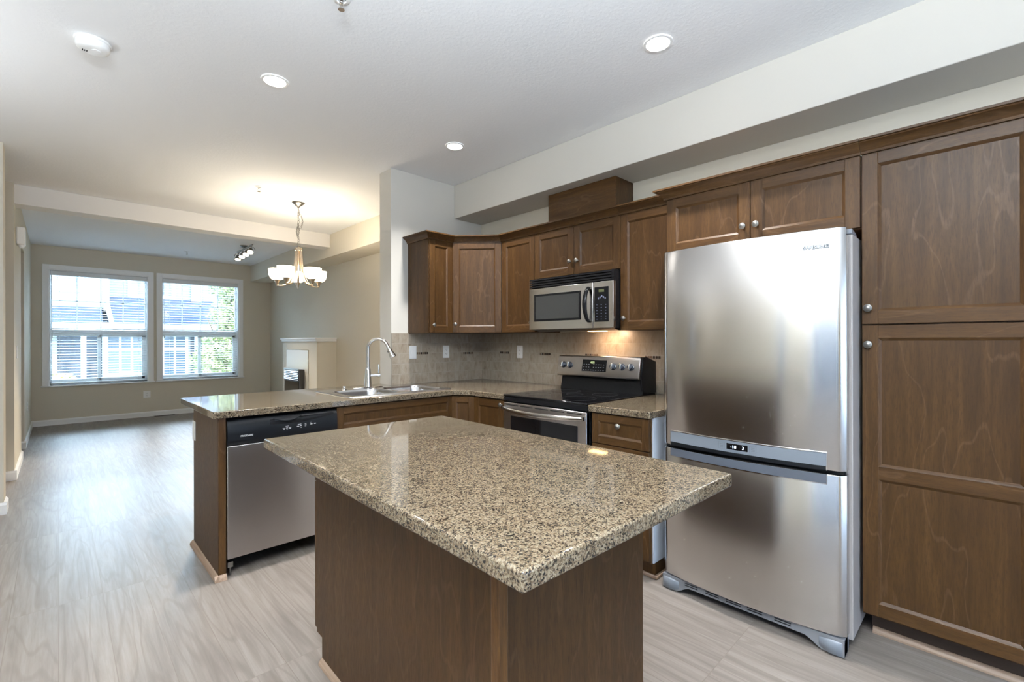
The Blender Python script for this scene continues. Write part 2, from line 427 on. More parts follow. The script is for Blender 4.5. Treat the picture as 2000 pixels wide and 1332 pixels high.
struct('floor', MB().box(XK - 0.2, XR + 0.2, YB - 0.2, YF + 0.3, -0.12, 0.0), M_FLOOR)
struct('ceiling', MB().box(XK - 0.2, XR + 0.2, YB - 0.2, YF + 0.3, CZ, CZ + 0.25), M_CEIL)
struct('wall_right', MB().box(XR, XR + 0.2, YB - 0.2, YF + 0.2, 0, CZ), M_WALL)
struct('wall_back', MB().box(XK, -0.7, YB - 0.2, YB, 0, CZ).box(2.5, XR, YB - 0.2, YB, 0, CZ).box(-0.7, 2.5, YB - 0.2, YB, 2.35, CZ), M_WALL)
d = MB().box(-0.7, 2.5, YB - 0.16, YB - 0.06, 0, 0.06).box(-0.7, 2.5, YB - 0.16, YB - 0.06, 2.28, 2.35)
for x in (-0.7, 0.35, 1.40, 2.43): d.box(x, x + 0.07, YB - 0.16, YB - 0.06, 0.06, 2.28)
d = struct('added_glazing', d, M_TRIM, bevel=0.003)  # unseen glazing, added to let more daylight in behind the camera
struct('glass', MB().box(-0.66, 2.46, YB - 0.115, YB - 0.105, 0.05, 2.29), M_GLASSB, parent=d, smooth=0)
# kitchen left wall with the sliding glass door opening y -2.1..0.3
w = MB()
w.box(XK - 0.2, XK, YB - 0.2, -2.1, 0, CZ); w.box(XK - 0.2, XK, 0.3, 0.95, 0, CZ); w.box(XK - 0.2, XK, 1.11, 4.10, 0, CZ); w.box(XK - 0.2, XK, 4.34, 5.4, 0, CZ); w.box(XK - 0.2, XK, -2.1, 0.3, 2.62, CZ)
w.box(XK - 0.2, XK, 0.95, 1.11, 2.4, CZ).box(XK - 0.2, XK, 0.95, 1.11, 0, 0.15).box(XK - 0.2, XK, 4.10, 4.34, 2.3, CZ).box(XK - 0.2, XK, 4.10, 4.34, 0, 0.9)
struct('wall_left', w, M_WALL)
# return wall facing the camera, stair recess, window-side left wall with its doorway
struct('wall_left', MB().box(XK, XL, 5.20, 5.40, 0, CZ), M_WALL)
w = MB()
w.box(XL - 0.12, XL, 6.42, 7.57, 0, CZ); w.box(XL - 0.12, XL, 8.24, YF, 0, CZ); w.box(XL - 0.12, XL, 7.57, 8.24, 2.40, CZ)
w.box(XK, XL - 0.12, 6.42, 6.54, 0, CZ); w.box(XK - 0.1, XK, 5.4, YF, 0, CZ)
w.box(XK, XL - 0.12, 8.36, 8.44, 0, CZ)
struct('wall_left', w, M_WALL)
# window wall with two openings
WZ0, WZ1 = 0.62, 2.44
OP = [(-0.10, 1.13), (1.32, 2.53)]
w = MB()
w.box(XK, OP[0][0], YF, YF + 0.2, 0, CZ); w.box(OP[0][1], OP[1][0], YF, YF + 0.2, 0, CZ); w.box(OP[1][1], XR, YF, YF + 0.2, 0, CZ)
for a, b in OP:
    w.box(a, b, YF, YF + 0.2, 0, WZ0); w.box(a, b, YF, YF + 0.2, WZ1, CZ)
struct('wall_far', w, M_WALL)
struct('wall_partition', MB().box(2.072, XR, YE, 3.83, 0, CZ), M_KWALL, bevel=0.004)
struct('trim_1', MB().box(-0.42, XS, 6.47, 6.69, 2.617, CZ), M_BEAM, bevel=0.004)                     # dropped beam
struct('trim_2', MB().box(2.753, XR, YB, YE, 2.483, CZ), M_KWALL, bevel=0.004)                       # kitchen soffit
struct('trim_3', MB().box(XS, XR, 3.83, YF, 2.49, CZ), M_WALL, bevel=0.004)                          # living soffit

def board(name, segs, h=0.09, t=0.016):
    m = MB()
    for (x0, y0, x1, y1, nx, ny) in segs:   # run along the wall foot, normal nx,ny
        P = [(0, 0), (t, 0), (t, h * 0.80), (t * 0.45, h * 0.93), (t * 0.3, h), (0, h)]
        pts = [(x0 + nx * a, y0 + ny * a, z) for a, z in P]
        m.prism(pts, (x1 - x0, y1 - y0, 0))
    return struct(name, m, M_TRIM)
board('baseboard_far', [(XL, YF, XR, YF, 0, -1)])
board('baseboard_left', [(XL, 6.42, XL, 7.57, 1, 0), (XL, 8.24, XL, YF, 1, 0), (XK, 6.42, XL + 0.016, 6.42, 0, -1),
                         (XL - 0.12, 8.24, XL + 0.016, 8.24, 0, -1), (XK, 5.20, XL + 0.016, 5.20, 0, -1), (XL, 5.20, XL, 5.40, 1, 0)])
board('baseboard_right', [(XR, 3.83, XR, 7.08, -1, 0), (XR, 8.6, XR, YF, -1, 0)])
# stair skirt board seen in the recess
struct('trim_4', MB().prism([(-0.36, 5.42, 0.02), (-0.36, 6.38, 0.02), (-0.36, 6.38, 0.30), (-0.36, 6.30, 0.30)], (-0.03, 0, 0)), M_TRIM)

# ---- sliding glass door in the kitchen's left wall (behind the camera)
d = struct('door_1', MB().box(XK - 0.16, XK - 0.06, -2.1, -2.03, 0, 2.62).box(XK - 0.16, XK - 0.06, 0.25, 0.3, 0, 2.62)
           .box(XK - 0.16, XK - 0.06, -2.03, 0.25, 2.56, 2.62).box(XK - 0.16, XK - 0.06, -2.03, 0.25, 0, 0.06).box(XK - 0.16, XK - 0.06, -0.98, -0.90, 0.06, 2.56), M_TRIM, bevel=0.003)
struct('glass', MB().box(XK - 0.115, XK - 0.105, -2.03, 0.25, 0.06, 2.56), M_GLASST, parent=d, smooth=0)
for i_, (a_, b_, c_, e_) in enumerate(((0.95, 1.11, 0.15, 2.4), (4.10, 4.34, 0.9, 2.3))):   # narrow openings, added for bright strips reflected in the fridge
    d = struct('window_%d' % (i_ + 3), MB().box(XK - 0.14, XK - 0.08, a_, a_ + 0.02, c_, e_).box(XK - 0.14, XK - 0.08, b_ - 0.02, b_, c_, e_).box(XK - 0.14, XK - 0.08, a_ + 0.02, b_ - 0.02, c_, c_ + 0.02).box(XK - 0.14, XK - 0.08, a_ + 0.02, b_ - 0.02, e_ - 0.02, e_), M_TRIM)
    struct('pane', MB().box(XK - 0.112, XK - 0.106, a_ + 0.015, b_ - 0.015, c_ + 0.015, e_ - 0.015), M_GLASST, parent=d, smooth=0)

# ---- windows with casing, mullion, muntins, sashes
def window(i, a, b, latch):
    root = bpy.data.objects.new('window_%d' % i, None); COL.objects.link(root); root['kind'] = 'structure'
    root.location = (0, 0, 0)
    y = YF
    c = MB()
    c.box(a - 0.075, a, y - 0.022, y, WZ0, WZ1 + 0.075).box(b, b + 0.075, y - 0.022, y, WZ0, WZ1 + 0.075).box(a, b, y - 0.022, y, WZ1, WZ1 + 0.075)
    build('window_casing', c, M_TRIM, root, bevel=0.004)
    j = MB()
    j.box(a, a + 0.012, y, y + 0.13, WZ0, WZ1).box(b - 0.012, b, y, y + 0.13, WZ0, WZ1).box(a + 0.012, b - 0.012, y, y + 0.13, WZ1 - 0.012, WZ1)
    build('jamb', j, M_TRIM, root)
    s = MB(); s.box(a - 0.09, b + 0.09, y - 0.045, y + 0.13, WZ0 - 0.022, WZ0)
    build('window_sill', s, M_TRIM, root, bevel=0.005)
    f = MB(); y0, y1 = y + 0.13, y + 0.17
    f.box(a, a + 0.035, y0, y1, WZ0, WZ1).box(b - 0.035, b, y0, y1, WZ0, WZ1).box(a, b, y0, y1, WZ0, WZ0 + 0.045).box(a, b, y0, y1, WZ1 - 0.04, WZ1)
    f.box(a, b, y0 - 0.02, y1, 1.425, 1.525)
    build('window_frame', f, M_WHITEP, root, bevel=0.003)
    g = MB(); n = 4
    for k in range(1, n):
        x = a + 0.035 + (b - a - 0.07) * k / n; g.box(x - 0.008, x + 0.008, y0 + 0.012, y0 + 0.022, 1.525, WZ1 - 0.04)
    g.box(a + 0.035, b - 0.035, y0 + 0.012, y0 + 0.022, 1.955, 1.971)
    build('muntin', g, M_WHITEP, root)
    mid = a + (b - a) * 0.485
    s = MB()
    s.box(mid - 0.025, mid + 0.025, y0 + 0.0, y1, WZ0 + 0.045, 1.425)
    s.box(a + 0.035, mid, y0 + 0.02, y1, WZ0 + 0.045, WZ0 + 0.08).box(a + 0.035, mid, y0 + 0.02, y1, 1.395, 1.425)
    s.box(mid, b - 0.035, y0 + 0.0, y1, WZ0 + 0.045, WZ0 + 0.085).box(mid, b - 0.035, y0, y1, 1.385, 1.425).box(b - 0.075, b - 0.035, y0, y1, WZ0 + 0.045, 1.425)
    build('sash', s, M_WHITEP, root, bevel=0.002)
    build('pane', MB().box(a + 0.03, b - 0.03, y1 - 0.016, y1 - 0.012, WZ0 + 0.04, WZ1 - 0.035), M_GLASS, root, smooth=0)
    # the slatted blind hangs in the opening
    t = Thing('window_blind', 'white slatted blind, open, in the ' + ('left' if i == 1 else 'right') + ' of the two big windows', 'blind', (a, y + 0.06, WZ1))
    t.part('headrail', MB().box(a + 0.016, b - 0.016, y + 0.01, y + 0.075, WZ1 - 0.085, WZ1 - 0.014), M_BLIND, bevel=0.006)
    sl = MB(); z = WZ1 - 0.115; zb = WZ0 + 0.06
    while z > zb:
        pts = [(a + 0.020, y + 0.050 + dy, z + dz) for dy, dz in ((-0.024, -0.0035), (-0.012, 0.0005), (0, 0.0020), (0.012, 0.0015), (0.024, -0.0005))]
        pts += [(p[0], p[1], p[2] + 0.0022) for p in reversed(pts)]
        sl.prism(pts, (b - a - 0.040, 0, 0)); z -= 0.0435
    t.part('slats', sl, M_BLIND, smooth=50)
    t.part('bottom_rail', MB().box(a + 0.020, b - 0.020, y + 0.028, y + 0.072, WZ0 + 0.018, WZ0 + 0.038), M_BLIND, bevel=0.004)
    co = MB()
    for k in (0.1, 0.5, 0.9):
        x = a + (b - a) * k
        co.tube([(x, y + 0.024, WZ1 - 0.07), (x, y + 0.024, WZ0 + 0.03)], 0.0012, 6)
        co.tube([(x, y + 0.076, WZ1 - 0.07), (x, y + 0.076, WZ0 + 0.03)], 0.0012, 6)
    t.part('ladder_cord', co, M_BLIND)
    co = MB(); x = a + 0.03
    t.part('tilt_wand', co.tube([(x, y + 0.012, WZ1 - 0.075), (x + 0.005, y + 0.010, 1.42)], 0.004, 8).lathe([(0.004, 0), (0.007, -0.02), (0.006, -0.05), (0.0, -0.055)], (x + 0.005, y + 0.01, 1.42), 10), M_WHITEP)
window(1, *OP[0], 0); window(2, *OP[1], 0)

# ================================================================== CABINETS
def frame_slope(m, P, u, n, w0, w1, v0, v1, dep, bw, mi_h, mi_v, mi_p):
    """bead slopes and recessed panel inside the frame opening"""
    P = Vector(P); u = Vector(u); n = Vector(n); z = Vector((0, 0, 1))
    q = lambda a, b, c: P + u * a + z * b + n * c
    o = [(w0, v0), (w1, v0), (w1, v1), (w0, v1)]
    i1 = [(w0 + bw * 0.35, v0 + bw * 0.35), (w1 - bw * 0.35, v0 + bw * 0.35), (w1 - bw * 0.35, v1 - bw * 0.35), (w0 + bw * 0.35, v1 - bw * 0.35)]
    i2 = [(w0 + bw, v0 + bw), (w1 - bw, v0 + bw), (w1 - bw, v1 - bw), (w0 + bw, v1 - bw)]
    mis = (mi_h, mi_v, mi_h, mi_v)
    for k in range(4):
        j = (k + 1) % 4
        m.face([q(*o[k], 0), q(*o[j], 0), q(*i1[j], -dep * 0.30), q(*i1[k], -dep * 0.30)], mis[k])
        m.face([q(*i1[k], -dep * 0.30), q(*i1[j], -dep * 0.30), q(*i2[j], -dep), q(*i2[k], -dep)], mis[k])
    m.face([q(*p, -dep) for p in i2], mi_p)

def door_mesh(P, u, n, w, h, t=0.02, fr=0.055, splits=(), dep=0.008, bw=0.011, raise_=False):
    """shaker door: P = bottom corner on the carcass face, u along width, n outward"""
    P = Vector(P); u = Vector(u).normalized(); n = Vector(n).normalized()
    F = P + n * t
    m = MB()
    # stiles (upright grain) and rails (level grain)
    m.obox(P, u, n, fr, t, h, 0); m.obox(P + u * (w - fr), u, n, fr, t, h, 0)
    edges = [0.0] + [s for s in splits] + [h]
    rails = [(0, fr)] + [(s - fr / 2, s + fr / 2) for s in splits] + [(h - fr, h)]
    for a, b in rails: m.obox(P + u * fr + Vector((0, 0, a)), u, n, w - 2 * fr, t, b - a, 1)
    for k in range(len(rails) - 1):
        v0, v1 = rails[k][1], rails[k + 1][0]
        m.obox(P + u * fr + Vector((0, 0, v0)), u, n, w - 2 * fr, t - dep - 0.002, v1 - v0, 2)
        frame_slope(m, F, u, n, fr, w - fr, v0, v1, dep, bw, 1, 0, 2)
    return m

def wmats(u): return [M_WV, M_WHX if abs(u[0]) > abs(u[1]) else M_WHY, M_WPANEL]

def knob_mesh(P, n):
    m = MB()
    m.lathe([(0.0075, 0.0), (0.0075, 0.002), (0.005, 0.004), (0.0045, 0.012), (0.009, 0.015), (0.0155, 0.018), (0.0165, 0.021), (0.0150, 0.0235), (0.0110, 0.0245), (0.0095, 0.0262), (0.006, 0.0275), (0.0, 0.028)], P, 24, axis=n, cap=False)
    return m
G = 0.0015
def add_door(t, name, P, u, n, w, h, knob=None, splits=(), label=None, fr=0.055, th=0.02):
    P = Vector(P); u = Vector(u).normalized(); n = Vector(n).normalized()
    d = t.part(name, door_mesh(P + u * G, u, n, w - 2 * G, h, fr=fr, splits=splits, t=th), wmats(u), bevel=0.0014, smooth=30, label=label)
    if knob:
        kp = P + u * knob[0] + Vector((0, 0, knob[1])) + n * th
        t.part('knob', knob_mesh(kp, n), M_NICKEL, parent=d)
    return d

NX = (-1, 0, 0); UY = (0, -1, 0)      # doors on the right wall: seen from the room, width runs towards -Y
NY = (0, -1, 0); UX = (1, 0, 0)

def crown(t, pts, z, closed_ends=True, h=0.05, out=0.055, name='crown_molding'):
    """pts: plan polyline of the cabinet face (x, y), outward normal on its left when walking"""
    prof = [(0.0, -0.004), (0.010, -0.004), (0.012, 0.006), (0.018, 0.012), (0.026, 0.022), (0.036, 0.031), (0.046, 0.036), (0.048, 0.040), (0.055, 0.042), (0.055, 0.052), (0.0, 0.052)]
    P = [Vector((a, b)) for a, b in pts]
    nrm = []
    for i in range(len(P) - 1):
        d = (P[i + 1] - P[i]).normalized(); nrm.append(Vector((-d.y, d.x)))
    rings = []
    for i in range(len(P)):
        if i == 0: mn = nrm[0]
        elif i == len(P) - 1: mn = nrm[-1]
        else:
            s = (nrm[i - 1] + nrm[i]); mn = s / (s.dot(nrm[i]))
        rings.append([(P[i].x + mn.x * a, P[i].y + mn.y * a, z + b) for a, b in prof])
    m = MB().loft(rings)
    horiz = M_WHY if abs(P[-1].y - P[0].y) > abs(P[-1].x - P[0].x) else M_WHX
    return t.part(name, m, horiz, smooth=25)

# ---- tall pantry
TX = 2.52; TZ = 2.105
t = Thing('pantry_cabinet', 'tall dark brown pantry cabinet with two stacked panelled doors, beside the fridge', 'cabinet', (TX, 0.125, 0))
t.part('carcass', MB().box(TX, XR - 0.002, -0.14, 0.393, 0.11, TZ), M_WV)
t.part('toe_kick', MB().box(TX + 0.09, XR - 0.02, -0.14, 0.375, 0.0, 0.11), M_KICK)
add_door(t, 'door', (TX, 0.393, 1.368), UY, NX, 0.533, TZ - 1.368, knob=(0.024, 0.068))
add_door(t, 'door', (TX, 0.393, 0.122), UY, NX, 0.533, 1.362 - 0.122, knob=(0.024, 1.158), splits=(0.612,))
t.part('shoe_mould', MB().prism([(TX + 0.088, 0.37, 0.0005), (TX + 0.068, 0.37, 0.0005), (TX + 0.070, 0.37, 0.014), (TX + 0.078, 0.37, 0.022), (TX + 0.088, 0.37, 0.026)], (0, -0.51, 0)), M_SHOE, smooth=60)
crown(t, [(TX - 0.02, -0.14), (TX - 0.02, 0.3935)], TZ)

# ---- over-fridge cabinet
t = Thing('overhead_cabinet', 'wide brown wall cabinet with two knobs directly above the steel fridge', 'cabinet', (TX, 0.85, 1.79))
t.part('carcass', MB().box(TX, XR - 0.002, 0.396, 1.297, 1.785, TZ), M_WV)
add_door(t, 'door', (TX, 1.297, 1.79), UY, NX, 0.450, TZ - 1.79, knob=(0.418, 0.088))
add_door(t, 'door', (TX, 0.847, 1.79), UY, NX, 0.451, TZ - 1.79, knob=(0.030, 0.088))
crown(t, [(TX - 0.02, 0.395), (TX - 0.02, 1.299), (2.773, 1.299)], TZ)

# ---- wall cabinets on the right wall
UXF = 2.795; UZ0, UZ1 = 1.372, 2.168
def upper(label, y0, y1, z0, doors, knob_at):
    t = Thing('upper_cabinet', label, 'cabinet', (UXF, (y0 + y1) / 2, z0), group='brown wall cabinets over the counters')
    t.part('carcass', MB().box(UXF, XR - 0.002, y0, y1, z0, UZ1), M_WV)
    w = (y1 - y0) / doors
    for k in range(doors):
        kk = knob_at[k]
        add_door(t, 'door', (UXF, y1 - k * w, z0 + 0.002), UY, NX, w, UZ1 - z0 - 0.004, knob=(kk[0] * w if kk[0] <= 1 else w - 0.03, kk[1]))
    return t
t1 = upper('tall narrow brown wall cabinet between the corner cabinet and the microwave', 2.588, 2.978, UZ0, 1, [(2, 0.075)])
t2 = upper('short brown two-door wall cabinet directly above the microwave', 1.783, 2.586, 1.797, 2, [(0.915, 0.10), (0.085, 0.10)])
t3 = upper('tall brown wall cabinet between microwave and fridge with knob low at its side', 1.300, 1.781, UZ0, 1, [(0.065, 0.079)])
for t, a, b in ((t1, 2.588, 2.978), (t2, 1.783, 2.587), (t3, 1.300, 1.782)):
    crown(t, [(UXF - 0.02, a), (UXF - 0.02, b)] if t is not t1 else [(UXF - 0.02, a), (UXF - 0.02, b + 0.004)], UZ1)
# corner diagonal cabinet
DC = Thing('corner_cabinet', 'diagonal wall cabinet in the corner with a bluish sheen on its door', 'cabinet', (2.9, 3.4, UZ0))
A = Vector((2.495, 3.325, 0)); B = Vector((UXF, 2.982, 0)); ud = (B - A).normalized(); nd = Vector((-abs(ud.y), -abs(ud.x), 0))
wd = (B - A).length
DC.part('carcass', MB().prism([(2.495, 3.327, UZ0), (2.495, YE - 0.002, UZ0), (XR - 0.002, YE - 0.002, UZ0), (XR - 0.002, 2.982, UZ0), (UXF, 2.982, UZ0)], (0, 0, UZ1 - UZ0)), M_WV)
add_door(DC, 'door', (A.x + ud.x * 0.012 + nd.x * 0.0, A.y + ud.y * 0.012, UZ0 + 0.002), ud, nd, wd - 0.024, UZ1 - UZ0 - 0.004, knob=(0.027, 0.075))
# end cabinet on the partition
EC = Thing('upper_cabinet', 'narrow brown wall cabinet at the left end with its side panel showing', 'cabinet', (2.37, 3.48, UZ0), group='brown wall cabinets over the counters')
EC.part('carcass', MB().box(2.247, 2.493, 3.327, YE - 0.002, UZ0, UZ1), M_WV)
EC.part('side_panel', MB().box(2.238, 2.246, 3.312, YE - 0.002, UZ0 - 0.003, UZ1), M_WPANEL, bevel=0.002)
add_door(EC, 'door', (2.247, 3.327, UZ0 + 0.002), UX, NY, 0.246, UZ1 - UZ0 - 0.004, knob=(0.04, 0.066))
Ao = A + nd * 0.02; Bo = B + nd * 0.02
crown(EC, [(2.497, 3.307), (2.238, 3.307), (2.238, YE - 0.004)], UZ1)
crown(DC, [(UXF - 0.018, 2.982), (2.503, 3.3065)], UZ1)

# range hood chase box above the cabinets
HB = Thing('duct_box', 'plain brown wooden box between the wall cabinets and the soffit', 'box', (2.94, 2.16, 2.22))
HB.part('box_front', MB().box(2.865, 2.885, 1.876, 2.515, UZ1 + 0.052, 2.4825), M_WHY, bevel=0.001)
HB.part('box_side', MB().box(2.885, XR - 0.002, 1.876, 1.896, UZ1 + 0.052, 2.4825), M_WV, bevel=0.001)
HB.part('box_side', MB().box(2.885, XR - 0.002, 2.495, 2.515, UZ1 + 0.052, 2.4825), M_WV, bevel=0.001)

# ---- base cabinets
CB = CT - 0.038
# stub cabinet right of the range
BX = 2.28
t = Thing('base_cabinet', 'brown drawer cabinet between range and fridge', 'cabinet', (2.6, 1.46, 0))
t.part('carcass', MB().box(BX, XR - 0.002, 1.275, 1.650, 0.10, CB), M_WV)
t.part('side_panel', MB().box(BX + 0.012, XR - 0.004, 1.266, 1.274, 0.10, CB), M_MELA, label='pale blue-white unfinished side panel')
t.part('toe_kick', MB().box(BX + 0.06, XR - 0.02, 1.285, 1.65, 0.0, 0.10), M_WV)
t.part('shoe_mould', MB().box(BX + 0.042, BX + 0.058, 1.27, 1.65, 0.0005, 0.02).box(BX + 0.042, 2.6, 1.266, 1.284, 0.0005, 0.02), M_SHOE, bevel=0.004)
for (z0, h, kn) in ((0.704, 0.172, 0.12), (0.51, 0.188, 0.12), (0.315, 0.188, 0.12), (0.115, 0.194, 0.12)):
    add_door(t, 'drawer', (BX, 1.648, z0), UY, NX, 0.372, h, knob=(0.186, h * 0.66), fr=0.042)
# corner base: right-wall side, door left of the range
t = Thing('base_cabinet', 'brown base cabinet with one knob on the left of the range', 'cabinet', (2.6, 2.6, 0))
BX2 = 2.31
t.part('carcass', MB().box(BX2, XR - 0.002, 2.432, 2.78, 0.10, CB), M_WV)
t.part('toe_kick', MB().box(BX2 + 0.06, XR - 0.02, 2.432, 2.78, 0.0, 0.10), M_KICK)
add_door(t, 'door', (BX2, 2.775, 0.12), UY, NX, 0.34, CB - 0.13, knob=(0.315, 0.72))
# diagonal corner
A2 = Vector((2.209, 2.95, 0)); B2 = Vector((BX2, 2.782, 0)); u2 = (B2 - A2).normalized(); n2 = Vector((-abs(u2.y), -abs(u2.x), 0))
t = Thing('corner_base_cabinet', 'narrow brown angled base cabinet in the inner corner of the counter', 'cabinet', (2.7, 3.2, 0))
t.part('carcass', MB().prism([(2.209, 2.952, 0.10), (2.209, YE - 0.002, 0.10), (XR - 0.002, YE - 0.002, 0.10), (XR - 0.002, 2.784, 0.10), (BX2, 2.784, 0.10)], (0, 0, CB - 0.10)), M_WV)
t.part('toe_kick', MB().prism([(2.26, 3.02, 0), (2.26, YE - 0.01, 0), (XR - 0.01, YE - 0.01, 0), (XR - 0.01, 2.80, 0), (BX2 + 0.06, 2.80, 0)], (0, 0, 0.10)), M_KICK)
add_door(t, 'door', (A2.x, A2.y, 0.12), u2, n2, (B2 - A2).length, CB - 0.13, fr=0.045)
# sink cabinet
t = Thing('sink_base_cabinet', 'brown sink base with a plain false drawer front above its doors', 'cabinet', (1.74, 3.25, 0))
t.part('carcass', MB().box(1.281, 1.300, 2.951, 3.56, 0.10, CB).box(2.188, 2.207, 2.951, 3.56, 0.10, CB).box(1.3, 2.188, 3.54, 3.56, 0.1, CB).box(1.3, 2.188, 2.951, 2.97, 0.66, CB).box(1.3, 2.188, 2.951, 3.54, 0.10, 0.12), M_WV)
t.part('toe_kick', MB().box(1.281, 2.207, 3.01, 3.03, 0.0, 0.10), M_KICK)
add_door(t, 'drawer_front', (1.281, 2.951, 0.715), UX, NY, 0.926, CB - 0.722, fr=0.045)
add_door(t, 'door', (1.281, 2.951, 0.12), UX, NY, 0.463, 0.59, knob=(0.435, 0.53))
add_door(t, 'door', (1.744, 2.951, 0.12), UX, NY, 0.463, 0.59, knob=(0.028, 0.53))
# peninsula end panel and back
t = Thing('peninsula_end_panel', 'brown end panel closing the peninsula beside the dishwasher', 'panel', (0.64, 3.24, 0))
t.part('panel', MB().box(0.622, 0.658, 2.93, 3.565, 0.0, CB), M_WPANEL, bevel=0.002)
t.part('front_edge', MB().box(0.6235, 0.659, 2.924, 2.9305, 0.0, CB - 0.001), M_WV, bevel=0.001)
sh = MB()
prf = [(0, 0), (0.019, 0), (0.018, 0.008), (0.012, 0.018), (0.005, 0.025), (0, 0.030)]
sh.prism([(0.6215 - a, 3.58, z + 0.0005) for a, z in prf], (0, -0.676, 0))
sh.prism([(0.602, 2.9235 - a, z + 0.0005) for a, z in prf], (0.058, 0, 0))
t.part('shoe_mould', sh, M_SHOE, smooth=60)
t = Thing('peninsula_back_panel', 'brown back panel of the peninsula facing the dining area', 'panel', (1.3, 3.575, 0))
t.part('panel', MB().box(0.66, 2.07, 3.566, 3.582, 0.0, CB), M_WPANEL, bevel=0.001)
t.part('overhang_bracket', MB().prism([(1.3, 3.583, CB - 0.001), (1.3, 3.76, CB - 0.001), (1.3, 3.583, CB - 0.16)], (0.03, 0, 0)), M_WV)
pl = Thing('wall_outlet', 'white outlet on the back corner of the peninsula end panel', 'outlet', (0.615, 3.525, 0.74))
pl.part('cover_plate', MB().box(0.6155, 0.6215, 3.495, 3.563, 0.675, 0.795), M_WHITEP, bevel=0.002)
pl.part('receptacle', MB().box(0.6130, 0.6155, 3.512, 3.546, 0.69, 0.73).box(0.6130, 0.6155, 3.512, 3.546, 0.742, 0.782), M_WHITEP, bevel=0.001)

# ---- countertops
def slab(name, poly, label, z1=CT, h=0.038, holes=None, bevel=0.004):
    m = MB()
    if holes is None:
        m.prism([(x, y, z1 - h) for x, y in poly], (0, 0, h))
        loc = (sum(p[0] for p in poly) / len(poly), sum(p[1] for p in poly) / len(poly), z1 - h)
        o = build(name, m, M_GRAN, None, loc, bevel, 35, 3)
    return tag(o, label, 'countertop')
# main counter: peninsula + corner + run left of the range, with the sink cut-out
def main_counter():
    bm = bmesh.new()
    outer = [(0.594, 2.905), (2.195, 2.905), (2.272, 2.800), (2.272, 2.428), (3.092, 2.428), (3.092, 3.6215), (2.069, 3.6215), (2.069, 3.823), (0.594, 3.823)]
    hole = [(1.43, 3.02), (1.43, 3.45), (2.22, 3.45), (2.22, 3.02)]
    def ring(pts, z): return [bm.verts.new((x, y, z)) for x, y in pts]
    es = []
    for pts in (outer, hole):
        vs = ring(pts, CT)
        es += [bm.edges.new((vs[i], vs[(i + 1) % len(vs)])) for i in range(len(vs))]
    bmesh.ops.triangle_fill(bm, use_beauty=True, use_dissolve=True, edges=es)
    r = bmesh.ops.extrude_face_region(bm, geom=list(bm.faces))
    for v in r['geom']:
        if isinstance(v, bmesh.types.BMVert): v.co.z -= 0.038
    bmesh.ops.recalc_face_normals(bm, faces=bm.faces)
    for v in bm.verts: v.co -= Vector((1.8, 3.3, CT - 0.038))
    me = bpy.data.meshes.new('countertop'); bm.to_mesh(me); bm.free(); me.materials.append(M_GRAN)
    o = bpy.data.objects.new('countertop', me); COL.objects.link(o); o.location = (1.8, 3.3, CT - 0.038)
    b = o.modifiers.new('bevel', 'BEVEL'); b.width = 0.004; b.segments = 3; b.limit_method = 'ANGLE'; b.angle_limit = radians(40)
    for p in me.polygons: p.use_smooth = True
    me.set_sharp_from_angle(angle=radians(35))
    return tag(o, 'L-shaped speckled granite countertop holding the sink', 'countertop')
main_counter()
slab('countertop', [(2.245, 1.262), (3.092, 1.262), (3.092, 1.664), (2.245, 1.664)], 'short granite countertop between the range and the fridge')

# ---- island
IC = (0.974, 1.246); IR = radians(-1.2)
t = Thing('kitchen_island', 'brown wooden island base under the nearest granite slab', 'island', (IC[0], IC[1], 0), IR)
ix0, ix1, iy0, iy1 = 0.748, 1.372, 0.800, 1.935
lp = [(ix0, iy0 + 0.02, 0.0), (ix0, iy1 - 0.055, 0.0), (ix0, iy1 - 0.055, 0.105), (ix0, iy1, 0.105), (ix0, iy1, CB), (ix0, iy0 + 0.02, CB)]
t.part('side_panel', MB().prism(lp, (0.018, 0, 0)), M_WPANEL, bevel=0.001)
t.part('side_panel', MB().prism([(ix1 - 0.018, y, z) for _, y, z in lp], (0.018, 0, 0)), M_WPANEL, bevel=0.001)
t.part('front_panel', MB().box(ix0, ix1, iy0, iy0 + 0.02, 0, CB), M_WPANEL, bevel=0.001)
t.part('corner_post', MB().box(ix0 - 0.004, ix0 + 0.026, iy0 - 0.004, iy0 + 0.026, 0, CB - 0.001), M_WLIGHT, bevel=0.003)
t.part('carcass', MB().box(ix0 + 0.018, ix1 - 0.018, iy0 + 0.02, iy1 + 0.004, 0.11, CB), M_WV)
t.part('toe_kick', MB().box(ix0 + 0.018, ix1 - 0.018, iy1 - 0.07, iy1 - 0.055, 0, 0.11), M_WV)
wI = (ix1 - ix0) / 2
for k in range(2):
    x = ix1 - k * wI
    add_door(t, 'door', (x, iy1 + 0.004, 0.118), (-1, 0, 0), (0, 1, 0), wI, 0.60, knob=((wI - 0.03) if k == 0 else 0.03, 0.54))
    add_door(t, 'drawer', (x, iy1 + 0.004, 0.722), (-1, 0, 0), (0, 1, 0), wI, 0.155, knob=(wI / 2, 0.08), fr=0.04)
t.part('shoe_mould', MB().prism([(ix0 - a * 0.8, iy1 - 0.055, z * 0.8 + 0.0005) for a, z in prf], (0, iy0 - iy1 + 0.055, 0)), M_SHOE, smooth=60)
hw, hl = 0.4165, 0.722
m = MB().prism([(-hw, -hl, 0), (hw, -hl, 0), (hw, hl, 0), (-hw, hl, 0)], (0, 0, 0.038))
o = build('island_countertop', m, M_GRAN, None, (0, 0, 0), 0.006, 35, 4)
o.location = (IC[0], IC[1], CB); o.rotation_euler = (0, 0, IR)
tag(o, 'rectangular speckled granite slab on the island, largest and nearest', 'countertop')

